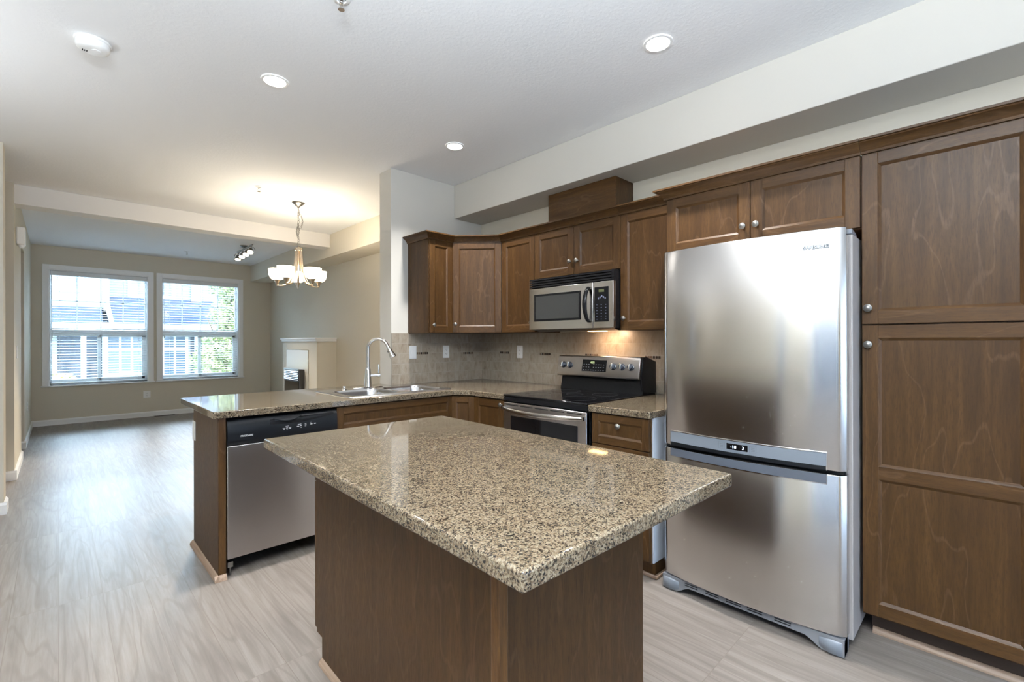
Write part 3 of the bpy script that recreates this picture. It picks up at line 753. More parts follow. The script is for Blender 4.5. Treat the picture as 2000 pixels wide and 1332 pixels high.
# ---- backsplash
def splash(name, mb, mat, loc, label, insets, axis):
    t = Thing(name, label, 'backsplash', loc)
    t.part('tiles', mb, mat)
    for (c, zc) in insets:
        m = MB()
        for k in range(6):
            a = c + (k - 2.5) * 0.0215
            mi = 1 if random.random() < 0.35 else 0
            if axis == 'x': m.box(a - 0.0085, a + 0.0085, YE - 0.0095, YE - 0.0065, zc - 0.0095, zc + 0.0095, mi)
            else: m.box(XR - 0.0095, XR - 0.0065, a - 0.0085, a + 0.0085, zc - 0.0095, zc + 0.0095, mi)
        t.part('mosaic_inset', m, [M_MOSAIC, M_MOSAIC2], bevel=0.0008)
    return t
splash('tile_backsplash', MB().box(2.072, XR - 0.008, YE - 0.008, YE - 0.0003, CT, 1.372), M_TILEX, (2.072, YE, CT), 'beige stone tile backsplash on the partition behind the sink', [(2.383, 1.190), (2.918, 1.182)], 'x')
splash('tile_backsplash', MB().box(XR - 0.008, XR - 0.0003, 1.20, YE - 0.008, 0.90, 1.375), M_TILEY, (XR, YE, CT), 'beige stone tile backsplash behind the range', [(3.278, 1.188), (2.757, 1.184), (2.255, 1.184), (1.715, 1.179)], 'y')

def outlet(name, label, c, axis, kind='outlet', w=0.071, h=0.118, group=None):
    t = Thing(name, label, kind, c, group=group)
    x, y, z = c
    if axis == 'x':    # plate on a wall facing -Y
        u = Vector((1, 0, 0)); n = Vector((0, -1, 0))
    elif axis == 'y': u = Vector((0, -1, 0)); n = Vector((-1, 0, 0))
    else: u = Vector((0, 1, 0)); n = Vector((1, 0, 0))
    P = Vector(c) - u * w / 2 - Vector((0, 0, h / 2))
    t.part('cover_plate', MB().obox(P, u, n, w, 0.006, h), M_WHITEP, bevel=0.002)
    if 'switch' in name:
        q = Vector(c) - u * 0.017 - Vector((0, 0, 0.034)) + n * 0.006
        t.part('rocker', MB().obox(q, u, n, 0.034, 0.003, 0.068), M_WHITEP, bevel=0.001)
    else:
        for dz in (-0.027, 0.013):
            q = Vector(c) - u * 0.017 + Vector((0, 0, dz - 0.006)) + n * 0.006
            r = t.part('receptacle', MB().obox(q, u, n, 0.034, 0.0025, 0.028), M_WHITEP, bevel=0.001)
            s = MB()
            for du in (0.009, 0.022): s.obox(q + u * du + n * 0.0022 + Vector((0, 0, 0.010)), u, n, 0.003, 0.0008, 0.011)
            s.obox(q + u * 0.0155 + n * 0.0022 + Vector((0, 0, 0.003)), u, n, 0.004, 0.0008, 0.004)
            t.part('slots', s, M_DARKGAP, parent=r)
    return t
outlet('light_switch', 'white switch on the tiled partition near the sink', (2.281, YE - 0.008, 1.200), 'x', 'switch', 0.074)
outlet('wall_outlet', 'white outlet on the tiled partition under the end cabinet', (2.647, YE - 0.008, 1.200), 'x')
outlet('wall_outlet', 'white outlet on the tiles between the corner and the range', (XR - 0.008, 3.069, 1.199), 'y')
outlet('wall_outlet', 'white outlet low on the window wall under the windows', (1.109, YF, 0.39), 'x', w=0.10, h=0.12)
outlet('wall_outlet', 'white outlet low on the fireplace wall', (XR, 9.1, 0.42), 'y')
outlet('wall_outlet', 'white outlet low on the left wall near the window', (XL, 8.95, 0.44), 'l')
outlet('light_switch', 'white switch on the left wall between the two openings', (XL, 6.75, 1.20), 'l', 'switch')

# ================================================================== APPLIANCES
# ---- refrigerator (bowed doors)
FY0, FY1, FXC, BUL = 0.415, 1.218, 2.302, 0.042
fyc = (FY0 + FY1) / 2; fhw = (FY1 - FY0) / 2
def fx(y, out=0.0): return FXC - BUL * (1 - ((y - fyc) / fhw) ** 2) - out
def curved(y0, y1, z0, z1, out, thick, rnd=0.0, n=28, m=None, mi=0, zr=0.0):
    m = m or MB(); pts = []
    for i in range(n + 1):
        y = y0 + (y1 - y0) * i / n
        e = 0.0
        if rnd:
            dd = min(y - y0, y1 - y)
            if dd < rnd: e = rnd - math.sqrt(max(0, rnd * rnd - (rnd - dd) ** 2))
        pts.append((fx(y, out) + e, y))
    back = FXC + thick if thick > 0 else None
    if back is not None: poly = pts + [(back, y1), (back, y0)]
    else: poly = pts + [(x - thick, y) for x, y in reversed(pts)]
    if zr:
        rings = []
        for (z, ins) in ((z0, zr), (z0 + zr * 0.3, zr * 0.3), (z0 + zr, 0), (z1 - zr, 0), (z1 - zr * 0.3, zr * 0.3), (z1, zr)):
            rings.append([(min(x + ins, FXC + thick if back else 9), y, z) for x, y in pts] + [(p[0], p[1], z) for p in poly[len(pts):]])
        m.loft(rings)
    else: m.prism([(x, y, z0) for x, y in poly], (0, 0, z1 - z0), mi)
    return m
t = Thing('refrigerator', 'tall stainless steel two-door refrigerator with bowed doors and a freezer drawer', 'refrigerator', (2.65, fyc, 0))
t.part('body', MB().box(2.372, 3.03, FY0 - 0.012, FY1 - 0.008, 0.045, 1.742), M_FSIDE, bevel=0.004)
up = t.part('door', curved(FY0, FY1, 0.757, 1.765, 0, 0.062, 0.016, 48, zr=0.006), M_STEEL, smooth=40)
lo = t.part('drawer', curved(FY0, FY1, 0.078, 0.742, 0, 0.062, 0.016, 48, zr=0.006), M_STEEL, smooth=40)
t.part('door_gasket', MB().box(2.364, 2.373, FY0 + 0.016, FY1 - 0.014, 0.08, 1.755).box(2.32, 2.37, FY0 + 0.012, FY1 - 0.012, 0.7425, 0.7565), M_DARKGAP)
h = t.part('handle', curved(0.479, 1.168, 0.775, 0.829, 0.0025, -0.012), M_GREYP, parent=up, smooth=40, label='grey-blue plastic grip strip with the display')
t.part('handle_rim', curved(0.4765, 1.1705, 0.829, 0.8315, 0.0035, -0.010, m=curved(0.4765, 0.479, 0.757, 0.829, 0.0035, -0.01, n=2, m=curved(1.168, 1.1705, 0.757, 0.829, 0.0035, -0.01, n=2))), M_CHROME, parent=up)
t.part('grip_recess', curved(0.481, 1.166, 0.7572, 0.7745, 0.0012, -0.008), M_BLACKM, parent=up)
t.part('handle', curved(0.479, 1.168, 0.703, 0.7405, 0.0025, -0.012), M_GREYP2, parent=lo, smooth=40, label='dark grey plastic grip strip')
t.part('handle_rim', curved(0.4765, 1.1705, 0.6995, 0.703, 0.004, -0.012, m=curved(0.4765, 0.479, 0.703, 0.742, 0.004, -0.01, n=2, m=curved(1.168, 1.1705, 0.703, 0.742, 0.004, -0.01, n=2))), M_CHROME, parent=lo)
t.part('display', curved(0.778, 0.872, 0.7885, 0.8165, 0.0035, -0.003, n=8), M_BLACKG, parent=up)
lb = MB()
for (a, b) in ((0.882, 0.910), (0.742, 0.770)):
    for (z0, z1) in ((0.787, 0.7875), (0.8175, 0.818)): curved(a, b, z0, z1, 0.0032, -0.002, n=2, m=lb)
    for y in (a, b): curved(y - 0.0004, y + 0.0004, 0.787, 0.818, 0.0032, -0.002, n=1, m=lb)
    for z in (0.794, 0.801, 0.809): curved(a + 0.006, b - 0.007, z, z + 0.0012, 0.0032, -0.002, n=2, m=lb)
t.part('button_outline', lb, M_TEXTD, parent=up)
def ftext(name, body, size, y, z, mat, ex=0.001, parent=None, sp=1.0, out=0.0045, fat=0.0):
    # follow the bow: tangent direction at y
    sl = 2 * BUL * (y - fyc) / fhw ** 2
    u = Vector((-sl, -1, 0)).normalized()
    return t.text(name, body, size, frameM((fx(y, out), y, z), u, (0, 0, 1)), mat, ex, parent, 'LEFT', sp, fat)
ftext('display_digits', '-18', 0.020, 0.854, 0.7955, M_LCD, 0.0003, up, out=0.0042)
ftext('display_digits', '3', 0.020, 0.803, 0.7955, M_LCD, 0.0003, up, out=0.0042)
lg = ftext('lettering', 'SAMSUNG', 0.0200, 0.5600, 1.684, M_TEXTW, 0.0010, up, 1.0, 0.0022, 0.0005)
ftext('lettering_edge', 'SAMSUNG', 0.0200, 0.5600, 1.684, M_TEXTD, 0.0006, up, 1.0, 0.0008, 0.0018)
gr = MB(); N = 40
top = [(FY0 + 0.004 + (FY1 - FY0 - 0.008) * i / N, 0.074) for i in range(N + 1)]
def ft(y):
    d = min(y - FY0, FY1 - y); s = min(1, max(0, (d - 0.075) / 0.075)); return 0.004 + 0.036 * (s * s * (3 - 2 * s))
bot = [(y, ft(y)) for y, _ in reversed(top)]
gr.prism([(2.290, y, z) for y, z in top + bot], (0.060, 0, 0))
gp = t.part('kick_grille', gr, plain('grille_grey', (0.20, 0.205, 0.22, 1), 0.4), smooth=30)
for yc_ in (1.06, 0.955, 0.855, 0.76, 0.645):
    for z in (0.052, 0.062):
        t.part('vent_slot', MB().box(2.2885, 2.291, yc_ - 0.033, yc_ + 0.033, z - 0.002, z + 0.002), M_DARKGAP, parent=gp)
for s, yc_ in ((1, FY0 + 0.004), (-1, FY1 - 0.004)):
    rg = []
    for (d, x, zb, zt) in ((0.0, 2.296, 0.006, 0.070), (0.012, 2.285, 0.003, 0.067), (0.05, 2.279, 0.004, 0.062), (0.085, 2.287, 0.016, 0.062), (0.12, 2.312, 0.034, 0.068), (0.14, 2.326, 0.040, 0.072)):
        y = yc_ + s * d
        rg.append([(x, y, zb + 0.004), (x + 0.006, y, zb), (2.37, y, zb), (2.37, y, zt), (x + 0.012, y, zt), (x, y, zt - 0.008)])
    t.part('foot', MB().loft(rg), M_GREYP, smooth=60)
    t.part('levelling_pad', MB().lathe([(0.018, 0.0005), (0.018, 0.006)], (2.325, yc_ + s * 0.045, 0), 16), M_BLACKM)
t.part('hinge_cover', MB().prism([(2.366, FY0 - 0.011, 1.7425), (2.47, FY0 - 0.011, 1.7425), (2.45, FY0 - 0.011, 1.755), (2.39, FY0 - 0.011, 1.763), (2.366, FY0 - 0.011, 1.763)], (0, 0.09, 0)), M_GREYP, bevel=0.002)

# ---- range
RY0, RY1, RX = 1.676, 2.404, 2.250
t = Thing('range', 'stainless steel electric range with black glass cooktop', 'stove', (2.6, (RY0 + RY1) / 2, 0))
t.part('body', MB().box(RX + 0.035, 2.95, RY0, RY1, 0.02, 0.905), M_BLACKM)
t.part('cooktop', MB().box(RX + 0.002, 2.90, RY0 + 0.002, RY1 - 0.002, 0.912, 0.926), M_BLACKG, bevel=0.004)
t.part('front_rail', MB().box(RX + 0.006, RX + 0.036, RY0 + 0.002, RY1 - 0.002, 0.878, 0.911), M_BLACK, bevel=0.004)
for (x, y, r) in ((2.42, 2.22, 0.095), (2.42, 1.87, 0.115), (2.72, 2.22, 0.115), (2.72, 1.87, 0.09), (2.60, 2.04, 0.06)):
    t.part('burner_ring', MB().lathe([(r, 0.9262), (r, 0.9266), (r - 0.003, 0.9266), (r - 0.003, 0.9262)], (x, y, 0), 40, cap=False), plain('burner_grey', (0.05, 0.05, 0.052, 1), 0.2))
dr = t.part('oven_door', MB().box(RX, RX + 0.034, RY0 + 0.004, RY1 - 0.004, 0.255, 0.872), M_STEELD, bevel=0.005)
t.part('window', MB().box(RX - 0.0025, RX + 0.001, 1.745, 2.325, 0.42, 0.783), M_BLACKG, parent=dr, bevel=0.001)
vs = MB()
for k in range(5):
    y = RY1 - 0.035 - k * 0.135
    vs.box(RX - 0.0012, RX + 0.001, y - 0.115, y, 0.853, 0.859)
t.part('vent_grille', vs, M_DARKGAP, parent=dr)
hp = []; hr = []
for i in range(25):
    s = i / 24; y = RY1 - 0.022 - s * (RY1 - RY0 - 0.044)
    e = abs(2 * s - 1); o_ = 0.052 * (1 - e ** 3.0)
    hp.append((RX - 0.012 - o_ * 0.9, y, 0.833 - 0.010 * (1 - e * e))); hr.append(0.0165 - 0.006 * e ** 4)
hm = MB().tube(hp, hr, 14, flat=(1.0, 0.7))
hm.box(RX - 0.02, RX + 0.002, RY1 - 0.03, RY1 - 0.012, 0.822, 0.844).box(RX - 0.02, RX + 0.002, RY0 + 0.012, RY0 + 0.03, 0.822, 0.844)
t.part('handle', hm, M_STEEL, parent=dr, smooth=60)
t.part('storage_drawer', MB().box(RX + 0.002, RX + 0.034, RY0 + 0.004, RY1 - 0.004, 0.06, 0.248), M_STEELD, bevel=0.005)
# backguard: black riser leaning back, steel console above it
GY0, GY1 = 1.682, 2.412
t.part('backguard_base', MB().prism([(2.885, GY0, 0.906), (2.905, GY0, 0.99), (2.915, GY0, 1.045), (3.07, GY0, 1.045), (3.07, GY0, 0.906)], (0, GY1 - GY0, 0)), M_BLACK, bevel=0.003)
t.part('end_cap', MB().prism([(2.868, GY0 - 0.006, 1.018), (2.893, GY0 - 0.006, 1.178), (2.94, GY0 - 0.006, 1.186), (3.07, GY0 - 0.006, 1.150), (3.07, GY0 - 0.006, 0.93), (2.90, GY0 - 0.006, 0.93)], (0, 0.014, 0)), M_BLACK, bevel=0.002)
cn = t.part('control_console', MB().prism([(2.862, GY0 + 0.001, 1.028), (2.850, GY0 + 0.001, 1.034), (2.846, GY0 + 0.001, 1.044), (2.872, GY0 + 0.001, 1.176), (2.880, GY0 + 0.001, 1.186), (2.93, GY0 + 0.001, 1.186), (2.93, GY0 + 0.001, 1.046)], (0, GY1 - GY0, 0)), M_STEELD, bevel=0.003)
sv = Vector((2.872 - 2.846, 0, 1.176 - 1.044)).normalized(); sn = Vector((-sv.z, 0, sv.x)); uu = Vector((0, -1, 0))
def cpt(y, s, out=0.0):   # s metres up the console slope
    return Vector((2.846, y, 1.044)) + sv * s + sn * out
def slab_on(m, y, s, w, h, o0, o1, mi=0):
    P = cpt(y, s); q = []
    for o in (o0, o1):
        for (a, b) in ((0, 0), (w, 0), (w, h), (0, h)): q.append(P + uu * a + sv * b + sn * o)
    k = len(m.v); m.v += [tuple(x) for x in q]
    for f in ((0, 3, 2, 1), (4, 5, 6, 7), (0, 1, 5, 4), (1, 2, 6, 5), (2, 3, 7, 6), (3, 0, 4, 7)): m.f.append(tuple(k + i for i in f)); m.m.append(mi)
    return m
dp = t.part('display', slab_on(MB(), 2.172, 0.028, 0.218, 0.088, -0.001, 0.002), M_BLACK, parent=cn, bevel=0.004)
bm_ = MB()
for r_ in range(3):
    for c_ in range(9):
        if c_ in (3,) and r_ > 0: continue
        slab_on(bm_, 2.158 - c_ * 0.022, 0.036 + r_ * 0.021, 0.009, 0.004, 0.0018, 0.0024)
t.part('button_marks', bm_, plain('dim_print', (0.22, 0.23, 0.25, 1), 0.5), parent=dp)
t.text('display_digits', '4:02', 0.022, frameM(cpt(2.098, 0.088, 0.0022), uu, sv), M_LCDG, 0.0003, dp)
for y in (2.352, 2.290, 1.895, 1.822, 1.752):
    P = cpt(y, 0.070)
    k_ = t.part('burner_knob', MB().lathe([(0.0245, 0), (0.0245, 0.004), (0.021, 0.006), (0.019, 0.022), (0.017, 0.024), (0, 0.0242)], P, 28, axis=sn, cap=False), plain('knob_blue_black', (0.03, 0.04, 0.06, 1), 0.25), parent=cn)
    gb = MB()
    q0 = P + sn * 0.022
    for o in (0, 0.012):
        for (a, b) in ((-0.006, -0.02), (0.006, -0.02), (0.006, 0.02), (-0.006, 0.02)): gb.v.append(tuple(q0 + uu * a + sv * b + sn * o))
    for f in ((0, 3, 2, 1), (4, 5, 6, 7), (0, 1, 5, 4), (1, 2, 6, 5), (2, 3, 7, 6), (3, 0, 4, 7)): gb.f.append(f); gb.m.append(0)
    t.part('knob_grip', gb, M_CHROME, parent=k_, bevel=0.002)

# ---- over-the-range microwave
MX, MY0, MY1, MZ0, MZ1 = 2.70, 1.787, 2.578, 1.386, 1.789
t = Thing('microwave', 'stainless and black microwave hung over the range', 'microwave', (2.9, 2.18, MZ0))
t.part('body', MB().box(MX + 0.03, XR - 0.003, MY0, MY1, MZ0, MZ1), M_BLACK, bevel=0.002)
vg = MB()
for k in range(4):
    z = MZ1 - 0.004 - k * 0.0185
    vg.prism([(MX + 0.004, MY0 + 0.018, z), (MX + 0.030, MY0 + 0.018, z - 0.001), (MX + 0.030, MY0 + 0.018, z - 0.007), (MX + 0.002, MY0 + 0.018, z - 0.012)], (0, MY1 - MY0 - 0.020, 0))
vg.box(MX + 0.006, MX + 0.032, MY0 + 0.001, MY0 + 0.019, MZ1 - 0.078, MZ1)
t.part('vent_grille', vg, M_BLACK)
ds = t.part('door', MB().box(MX, MX + 0.03, 1.958, MY1 - 0.001, MZ0 + 0.002, MZ1 - 0.078), M_STEEL, bevel=0.003)
t.part('window', MB().box(MX - 0.002, MX + 0.001, 2.062, 2.522, 1.452, 1.662), M_BLACK, parent=ds, bevel=0.001)
t.part('window_screen', MB().box(MX - 0.003, MX - 0.0015, 2.080, 2.504, 1.468, 1.646), M_MWIN, parent=ds)
hp = []
for i in range(21):
    s = i / 20; e = 2 * s - 1
    hp.append((MX - 0.006 - 0.040 * (1 - e * e) ** 0.6, 1.990 + 0.006 * (1 - e * e), 1.437 + s * 0.238))
t.part('handle', MB().tube(hp, [0.013 + 0.004 * (1 - abs(2 * i / 20 - 1)) for i in range(21)], 14, flat=(0.8, 1.1)), M_BLACK, parent=ds, smooth=60)
cp = t.part('control_panel', MB().box(MX, MX + 0.03, MY0 + 0.001, 1.956, MZ0 + 0.002, MZ1 - 0.078), M_STEEL, bevel=0.003)
t.part('keypad', MB().box(MX - 0.002, MX + 0.001, 1.826, 1.942, 1.432, 1.674), M_BLACK, parent=cp, bevel=0.001)
km = MB()
for r_ in range(6):
    for c_ in range(3): km.box(MX - 0.0026, MX - 0.0019, 1.918 - c_ * 0.037, 1.926 - c_ * 0.037, 1.448 + r_ * 0.020, 1.4515 + r_ * 0.020)
for a in range(5): km.box(MX - 0.0026, MX - 0.0019, 1.848 + a * 0.014, 1.857 + a * 0.014, 1.604 - abs(a - 2) * 0.008, 1.616 - abs(a - 2) * 0.008)
t.part('key_marks', km, plain('dim_blue_print', (0.16, 0.18, 0.28, 1), 0.5), parent=cp)
t.part('display', MB().box(MX - 0.0026, MX - 0.0018, 1.862, 1.906, 1.638, 1.657), plain('lcd_olive', (0.10, 0.11, 0.05, 1), 0.3), parent=cp)
t.part('bottom_plate', MB().prism([(MX + 0.035, MY0 + 0.02, MZ0), (XR - 0.02, MY0 + 0.02, MZ0), (XR - 0.02, MY0 + 0.02, MZ0 - 0.006), (MX + 0.10, MY0 + 0.02, MZ0 - 0.014)], (0, MY1 - MY0 - 0.04, 0)), M_BLACKM)
t.part('cooktop_lamp', MB().box(MX + 0.16, MX + 0.23, 1.99, 2.12, MZ0 - 0.017, MZ0 - 0.012), M_HOODL)
add_light('cooktop_lamp_light', 'AREA', (MX + 0.24, 2.04, MZ0 - 0.022), 1.1, (1.0, 0.66, 0.42), size=0.10, size_y=0.06, direction=(0.35, 0, -1))

# ---- dishwasher
DX0, DX1, DY = 0.664, 1.277, 2.921
t = Thing('dishwasher', 'dishwasher with black control strip and stainless door in the peninsula', 'dishwasher', ((DX0 + DX1) / 2, 3.2, 0))
t.part('tub', MB().box(DX0 + 0.004, DX1 - 0.004, DY + 0.03, 3.55, 0.11, 0.862), M_DARKGAP)
t.part('door', MB().box(DX0, DX1, DY, DY + 0.03, 0.102, 0.722), M_STEELD, bevel=0.003)
# curved control strip with a scooped pocket
strip = []
for z, o in ((0.724, 0.0), (0.730, 0.006), (0.760, 0.010), (0.800, 0.010), (0.838, 0.004), (0.858, -0.004), (0.864, -0.012)):
    strip.append((DY - o, z))
poly = [(DX0, y, z) for y, z in strip] + [(DX0, DY + 0.03, 0.864), (DX0, DY + 0.03, 0.724)]
cp = t.part('control_panel', MB().prism(poly, (DX1 - DX0, 0, 0)), M_BLACKM, smooth=40)
def dyf(z):
    for (y0, z0), (y1, z1) in zip(strip, strip[1:]):
        if z0 <= z <= z1: return y0 + (y1 - y0) * (z - z0) / (z1 - z0)
    return DY
def arc_strip(xs, zlo, zhi, out, m=None):
    m = m or MB(); n = 16; lo_, hi_ = [], []
    for i in range(n + 1):
        x = xs[0] + (xs[1] - xs[0]) * i / n; zl, zh = zlo(i / n), zhi(i / n)
        lo_.append((x, dyf(zl) - out, zl)); hi_.append((x, dyf(zh) - out, zh))
    for i in range(n): m.face([lo_[i], lo_[i + 1], hi_[i + 1], hi_[i]])
    return m
t.part('pocket_recess', arc_strip((0.88, 1.255), lambda s: 0.818 - 0.012 * sin(pi * min(1, s * 1.6) * 0.5) + 0.034 * s * s, lambda s: 0.846 + 0.006 * s, 0.0012), M_BLACK, parent=cp)
t.part('handle', MB().prism([(0.895 + 0.16 * i / 10, dyf(0.84) - 0.006 - 0.014 * sin(pi * i / 10), 0.848 - 0.020 * sin(pi * i / 10)) for i in range(11)], (0, 0, 0.006)), M_BLACKM, parent=cp)
t.part('handle_cup', arc_strip((0.905, 1.045), lambda s: 0.838 - 0.010 * sin(pi * s), lambda s: 0.845, 0.0022), plain('pocket_grey', (0.11, 0.115, 0.12, 1), 0.4), parent=cp)
v_ = MB()
for k in range(5):
    z = 0.824 + k * 0.0055
    v_.face([(0.72 + 0.022 * (2 - min(2, k)), dyf(z) - 0.0012, z), (0.865, dyf(z) - 0.0012, z), (0.865, dyf(z + 0.002) - 0.0012, z + 0.002), (0.72 + 0.022 * (2 - min(2, k)), dyf(z + 0.002) - 0.0012, z + 0.002)])
t.part('vent_grille', v_, M_DARKGAP, parent=cp)
tx = t.text('lettering', 'FRIGIDAIRE', 0.0125, frameM((0.727, DY - 0.0112, 0.769), (1, 0, 0), (0, 0, 1)), M_TEXTW, 0.0004, cp, fat=0.0004)
mk = MB()
for (x, z, w_, h_) in ((0.948, 0.785, 0.012, 0.003), (0.966, 0.786, 0.012, 0.003), (0.984, 0.787, 0.012, 0.003), (0.951, 0.778, 0.008, 0.003), (0.969, 0.779, 0.008, 0.003), (0.985, 0.781, 0.010, 0.003), (0.964, 0.797, 0.018, 0.002),
                       (1.028, 0.787, 0.014, 0.004), (1.048, 0.789, 0.008, 0.005), (1.050, 0.779, 0.006, 0.004), (1.034, 0.799, 0.020, 0.003), (1.074, 0.799, 0.010, 0.002), (1.074, 0.792, 0.010, 0.003), (1.074, 0.785, 0.009, 0.002),
                       (1.108, 0.791, 0.012, 0.006), (1.130, 0.792, 0.011, 0.005), (1.106, 0.803, 0.003, 0.002), (1.113, 0.803, 0.003, 0.002)):
    mk.box(x, x + w_, DY - 0.0107, DY - 0.0095, z, z + h_)
t.part('button_marks', mk, M_TEXTW, parent=cp)
t.part('toe_recess_shade', MB().box(DX0 + 0.004, DX1, DY + 0.30, DY + 0.31, 0.0, 0.105), M_DARKGAP)  # dark sheet set in for the shade of the open toe recess
t.part('levelling_leg', MB().lathe([(0.006, 0.0), (0.006, 0.06)], (0.685, DY + 0.04, 0.0), 10).box(0.672, 0.698, DY + 0.028, DY + 0.031, 0.045, 0.075), M_NICKEL)

# ---- sink
def rrect(x0, x1, y0, y1, r, z, n=6):
    pts = []
    for (cx, cy, a0) in ((x1 - r, y1 - r, 0), (x0 + r, y1 - r, pi / 2), (x0 + r, y0 + r, pi), (x1 - r, y0 + r, 1.5 * pi)):
        for i in range(n + 1):
            a = a0 + pi / 2 * i / n; pts.append((cx + r * cos(a), cy + r * sin(a), z))
    return pts
SO = (1.395, 2.245, 2.990, 3.585)
BW = [(1.445, 1.815, 3.035, 3.435), (1.850, 2.205, 3.035, 3.435)]
t = Thing('sink', 'stainless double-bowl sink set into the granite', 'sink', (1.82, 3.29, CT))
bm = bmesh.new(); es = []
for pts in [rrect(*SO, 0.03, CT + 0.005)] + [rrect(*b, 0.07, CT + 0.005) for b in BW]:
    vs_ = [bm.verts.new(p) for p in pts]; es += [bm.edges.new((vs_[i], vs_[(i + 1) % len(vs_)])) for i in range(len(vs_))]
bmesh.ops.triangle_fill(bm, use_beauty=True, use_dissolve=False, edges=es)
rm = MB(); bm.verts.index_update()
rm.v = [tuple(v.co) for v in bm.verts]; rm.f = [tuple(v.index for v in f.verts) for f in bm.faces]; rm.m = [0] * len(rm.f); bm.free()
rm.loft([rrect(*SO, 0.03, CT + 0.005), rrect(SO[0] - 0.004, SO[1] + 0.004, SO[2] - 0.004, SO[3] + 0.004, 0.032, CT + 0.0005)], cap=False)
t.part('rim', rm, M_SINK, smooth=30)
for b in BW:
    rg = []
    for ins, dz in ((0, 0.005), (0.004, -0.002), (0.010, -0.012), (0.016, -0.10), (0.024, -0.155), (0.045, -0.175), (0.10, -0.182)):
        rg.append(rrect(b[0] + ins, b[1] - ins, b[2] + ins, b[3] - ins, max(0.02, 0.07 - ins * 0.3), CT + dz))
    bo = t.part('bowl', MB().loft(rg, cap=False), M_SINK, smooth=60)
    cx, cy = (b[0] + b[1]) / 2, (b[2] + b[3]) / 2
    bo.data.polygons  # keep
    t.part('bowl_floor', MB().face(rg[-1]) or MB().prism(rg[-1], (0, 0, -0.001)), M_SINK, parent=bo)
    t.part('drain', MB().lathe([(0.045, 0.0), (0.042, 0.003), (0.03, 0.001), (0.0, -0.002)], (cx, cy, CT - 0.181), 24, cap=False), M_CHROME, parent=bo)

# ---- faucet
FB = Vector((1.803, 3.528, CT + 0.006)); fd = Vector((0.72, -0.694, 0)).normalized(); Zv = Vector((0, 0, 1))
t = Thing('faucet', 'tall chrome gooseneck kitchen faucet behind the sink', 'faucet', FB)
t.part('deck_plate', MB().loft([[tuple(FB + Vector((a * cos(th) * 0.13 * k, 0.030 * sin(th) * k, z))) for th in [2 * pi * i / 28 for i in range(28)] for a in (1,)] for k, z in ((1, -0.0055), (1, 0.002), (0.96, 0.005))]), M_CHROME, smooth=50)
t.part('body', MB().lathe([(0.031, 0.004), (0.030, 0.012), (0.0285, 0.02), (0.0245, 0.09), (0.0215, 0.14), (0.0215, 0.148), (0.0165, 0.156), (0.0145, 0.162)], FB, 28), M_CHROME, smooth=50)
R_ = 0.080
pts = [FB + Zv * 0.155, FB + Zv * 0.22, FB + Zv * 0.30]
for i in range(1, 15):
    a = pi - radians(158) * i / 14
    pts.append(FB + Zv * (0.313 + R_ * sin(a)) + fd * (R_ + R_ * cos(a)))
dl = (pts[-1] - pts[-2]).normalized()
pts.append(pts[-1] + dl * 0.034)
t.part('spout', MB().tube(pts, 0.0128, 16), M_CHROME, smooth=60)
E0 = pts[-1]
sp_ = t.part('spray_head', MB().lathe([(0.0160, -0.005), (0.0180, 0.0), (0.0180, 0.018), (0.0205, 0.038), (0.0270, 0.068), (0.0285, 0.074), (0.0262, 0.078), (0.0, 0.0785)], E0, 24, axis=dl, cap=False), M_CHROME, smooth=50)
sd = dl.cross(Vector((-fd.y, fd.x, 0))).normalized()
t.part('spray_button', MB().obox(E0 + dl * 0.02 - Vector((-fd.y, fd.x, 0)) * 0.006 - fd * 0.021 + Zv * -0.012, Vector((-fd.y, fd.x, 0)), fd, 0.012, 0.01, 0.028), M_BLACKM, parent=sp_, bevel=0.002)
hd = Vector((0.93, -0.36, 0)).normalized()
HB_ = FB + Zv * 0.098
t.part('handle_stem', MB().tube([HB_ + hd * 0.015, HB_ + hd * 0.075], 0.0125, 18).tube([HB_ + hd * 0.075, HB_ + hd * 0.094], 0.0155, 18), M_CHROME, smooth=50)
t.part('lever', MB().tube([HB_ + hd * 0.082 + Zv * 0.010, HB_ + hd * 0.084 + Zv * 0.05, HB_ + hd * 0.083 + Zv * 0.088], [0.0045, 0.0065, 0.0050], 12), M_CHROME, smooth=60)
t = Thing('soap_dispenser_cap', 'small chrome cap on the sink ledge left of the faucet', 'cap', (1.60, 3.52, CT + 0.006))
t.part('base', MB().lathe([(0.020, -0.0008), (0.019, 0.004), (0.012, 0.010)], (1.60, 3.52, CT + 0.006), 20), M_CHROME)
t.part('cap', MB().lathe([(0.010, 0.010), (0.014, 0.018), (0.010, 0.026), (0, 0.028)], (1.60, 3.52, CT + 0.006), 20, cap=False), M_CHROME)

# ================================================================== LIGHT FITTINGS
def recessed(x, y, label, power=10.5):
    t = Thing('recessed_light', label, 'ceiling light', (x, y, CZ), group='recessed ceiling lights')
    t.part('trim_ring', MB().lathe([(0.072, -0.0008), (0.070, -0.006), (0.058, -0.007), (0.056, -0.0015)], (x, y, CZ), 40, cap=False), M_WHITEP)
    t.part('diffuser', MB().lathe([(0.057, -0.0020), (0.053, -0.0045), (0.0, -0.0055)], (x, y, CZ), 40, cap=False), M_GLOW)
    add_light('recessed_lamp', 'AREA', (x, y, CZ - 0.012), power, (1.0, 0.985, 0.965), size=0.10, direction=(0, 0, -1), spread=radians(115))
recessed(2.179, 1.175, 'round recessed light in the ceiling in front of the fridge, brightest and nearest')
recessed(0.900, 2.882, 'round recessed light above the dishwasher side, left one of the three')
recessed(2.196, 2.885, 'round recessed light near the corner wall cabinets, smallest of the three')

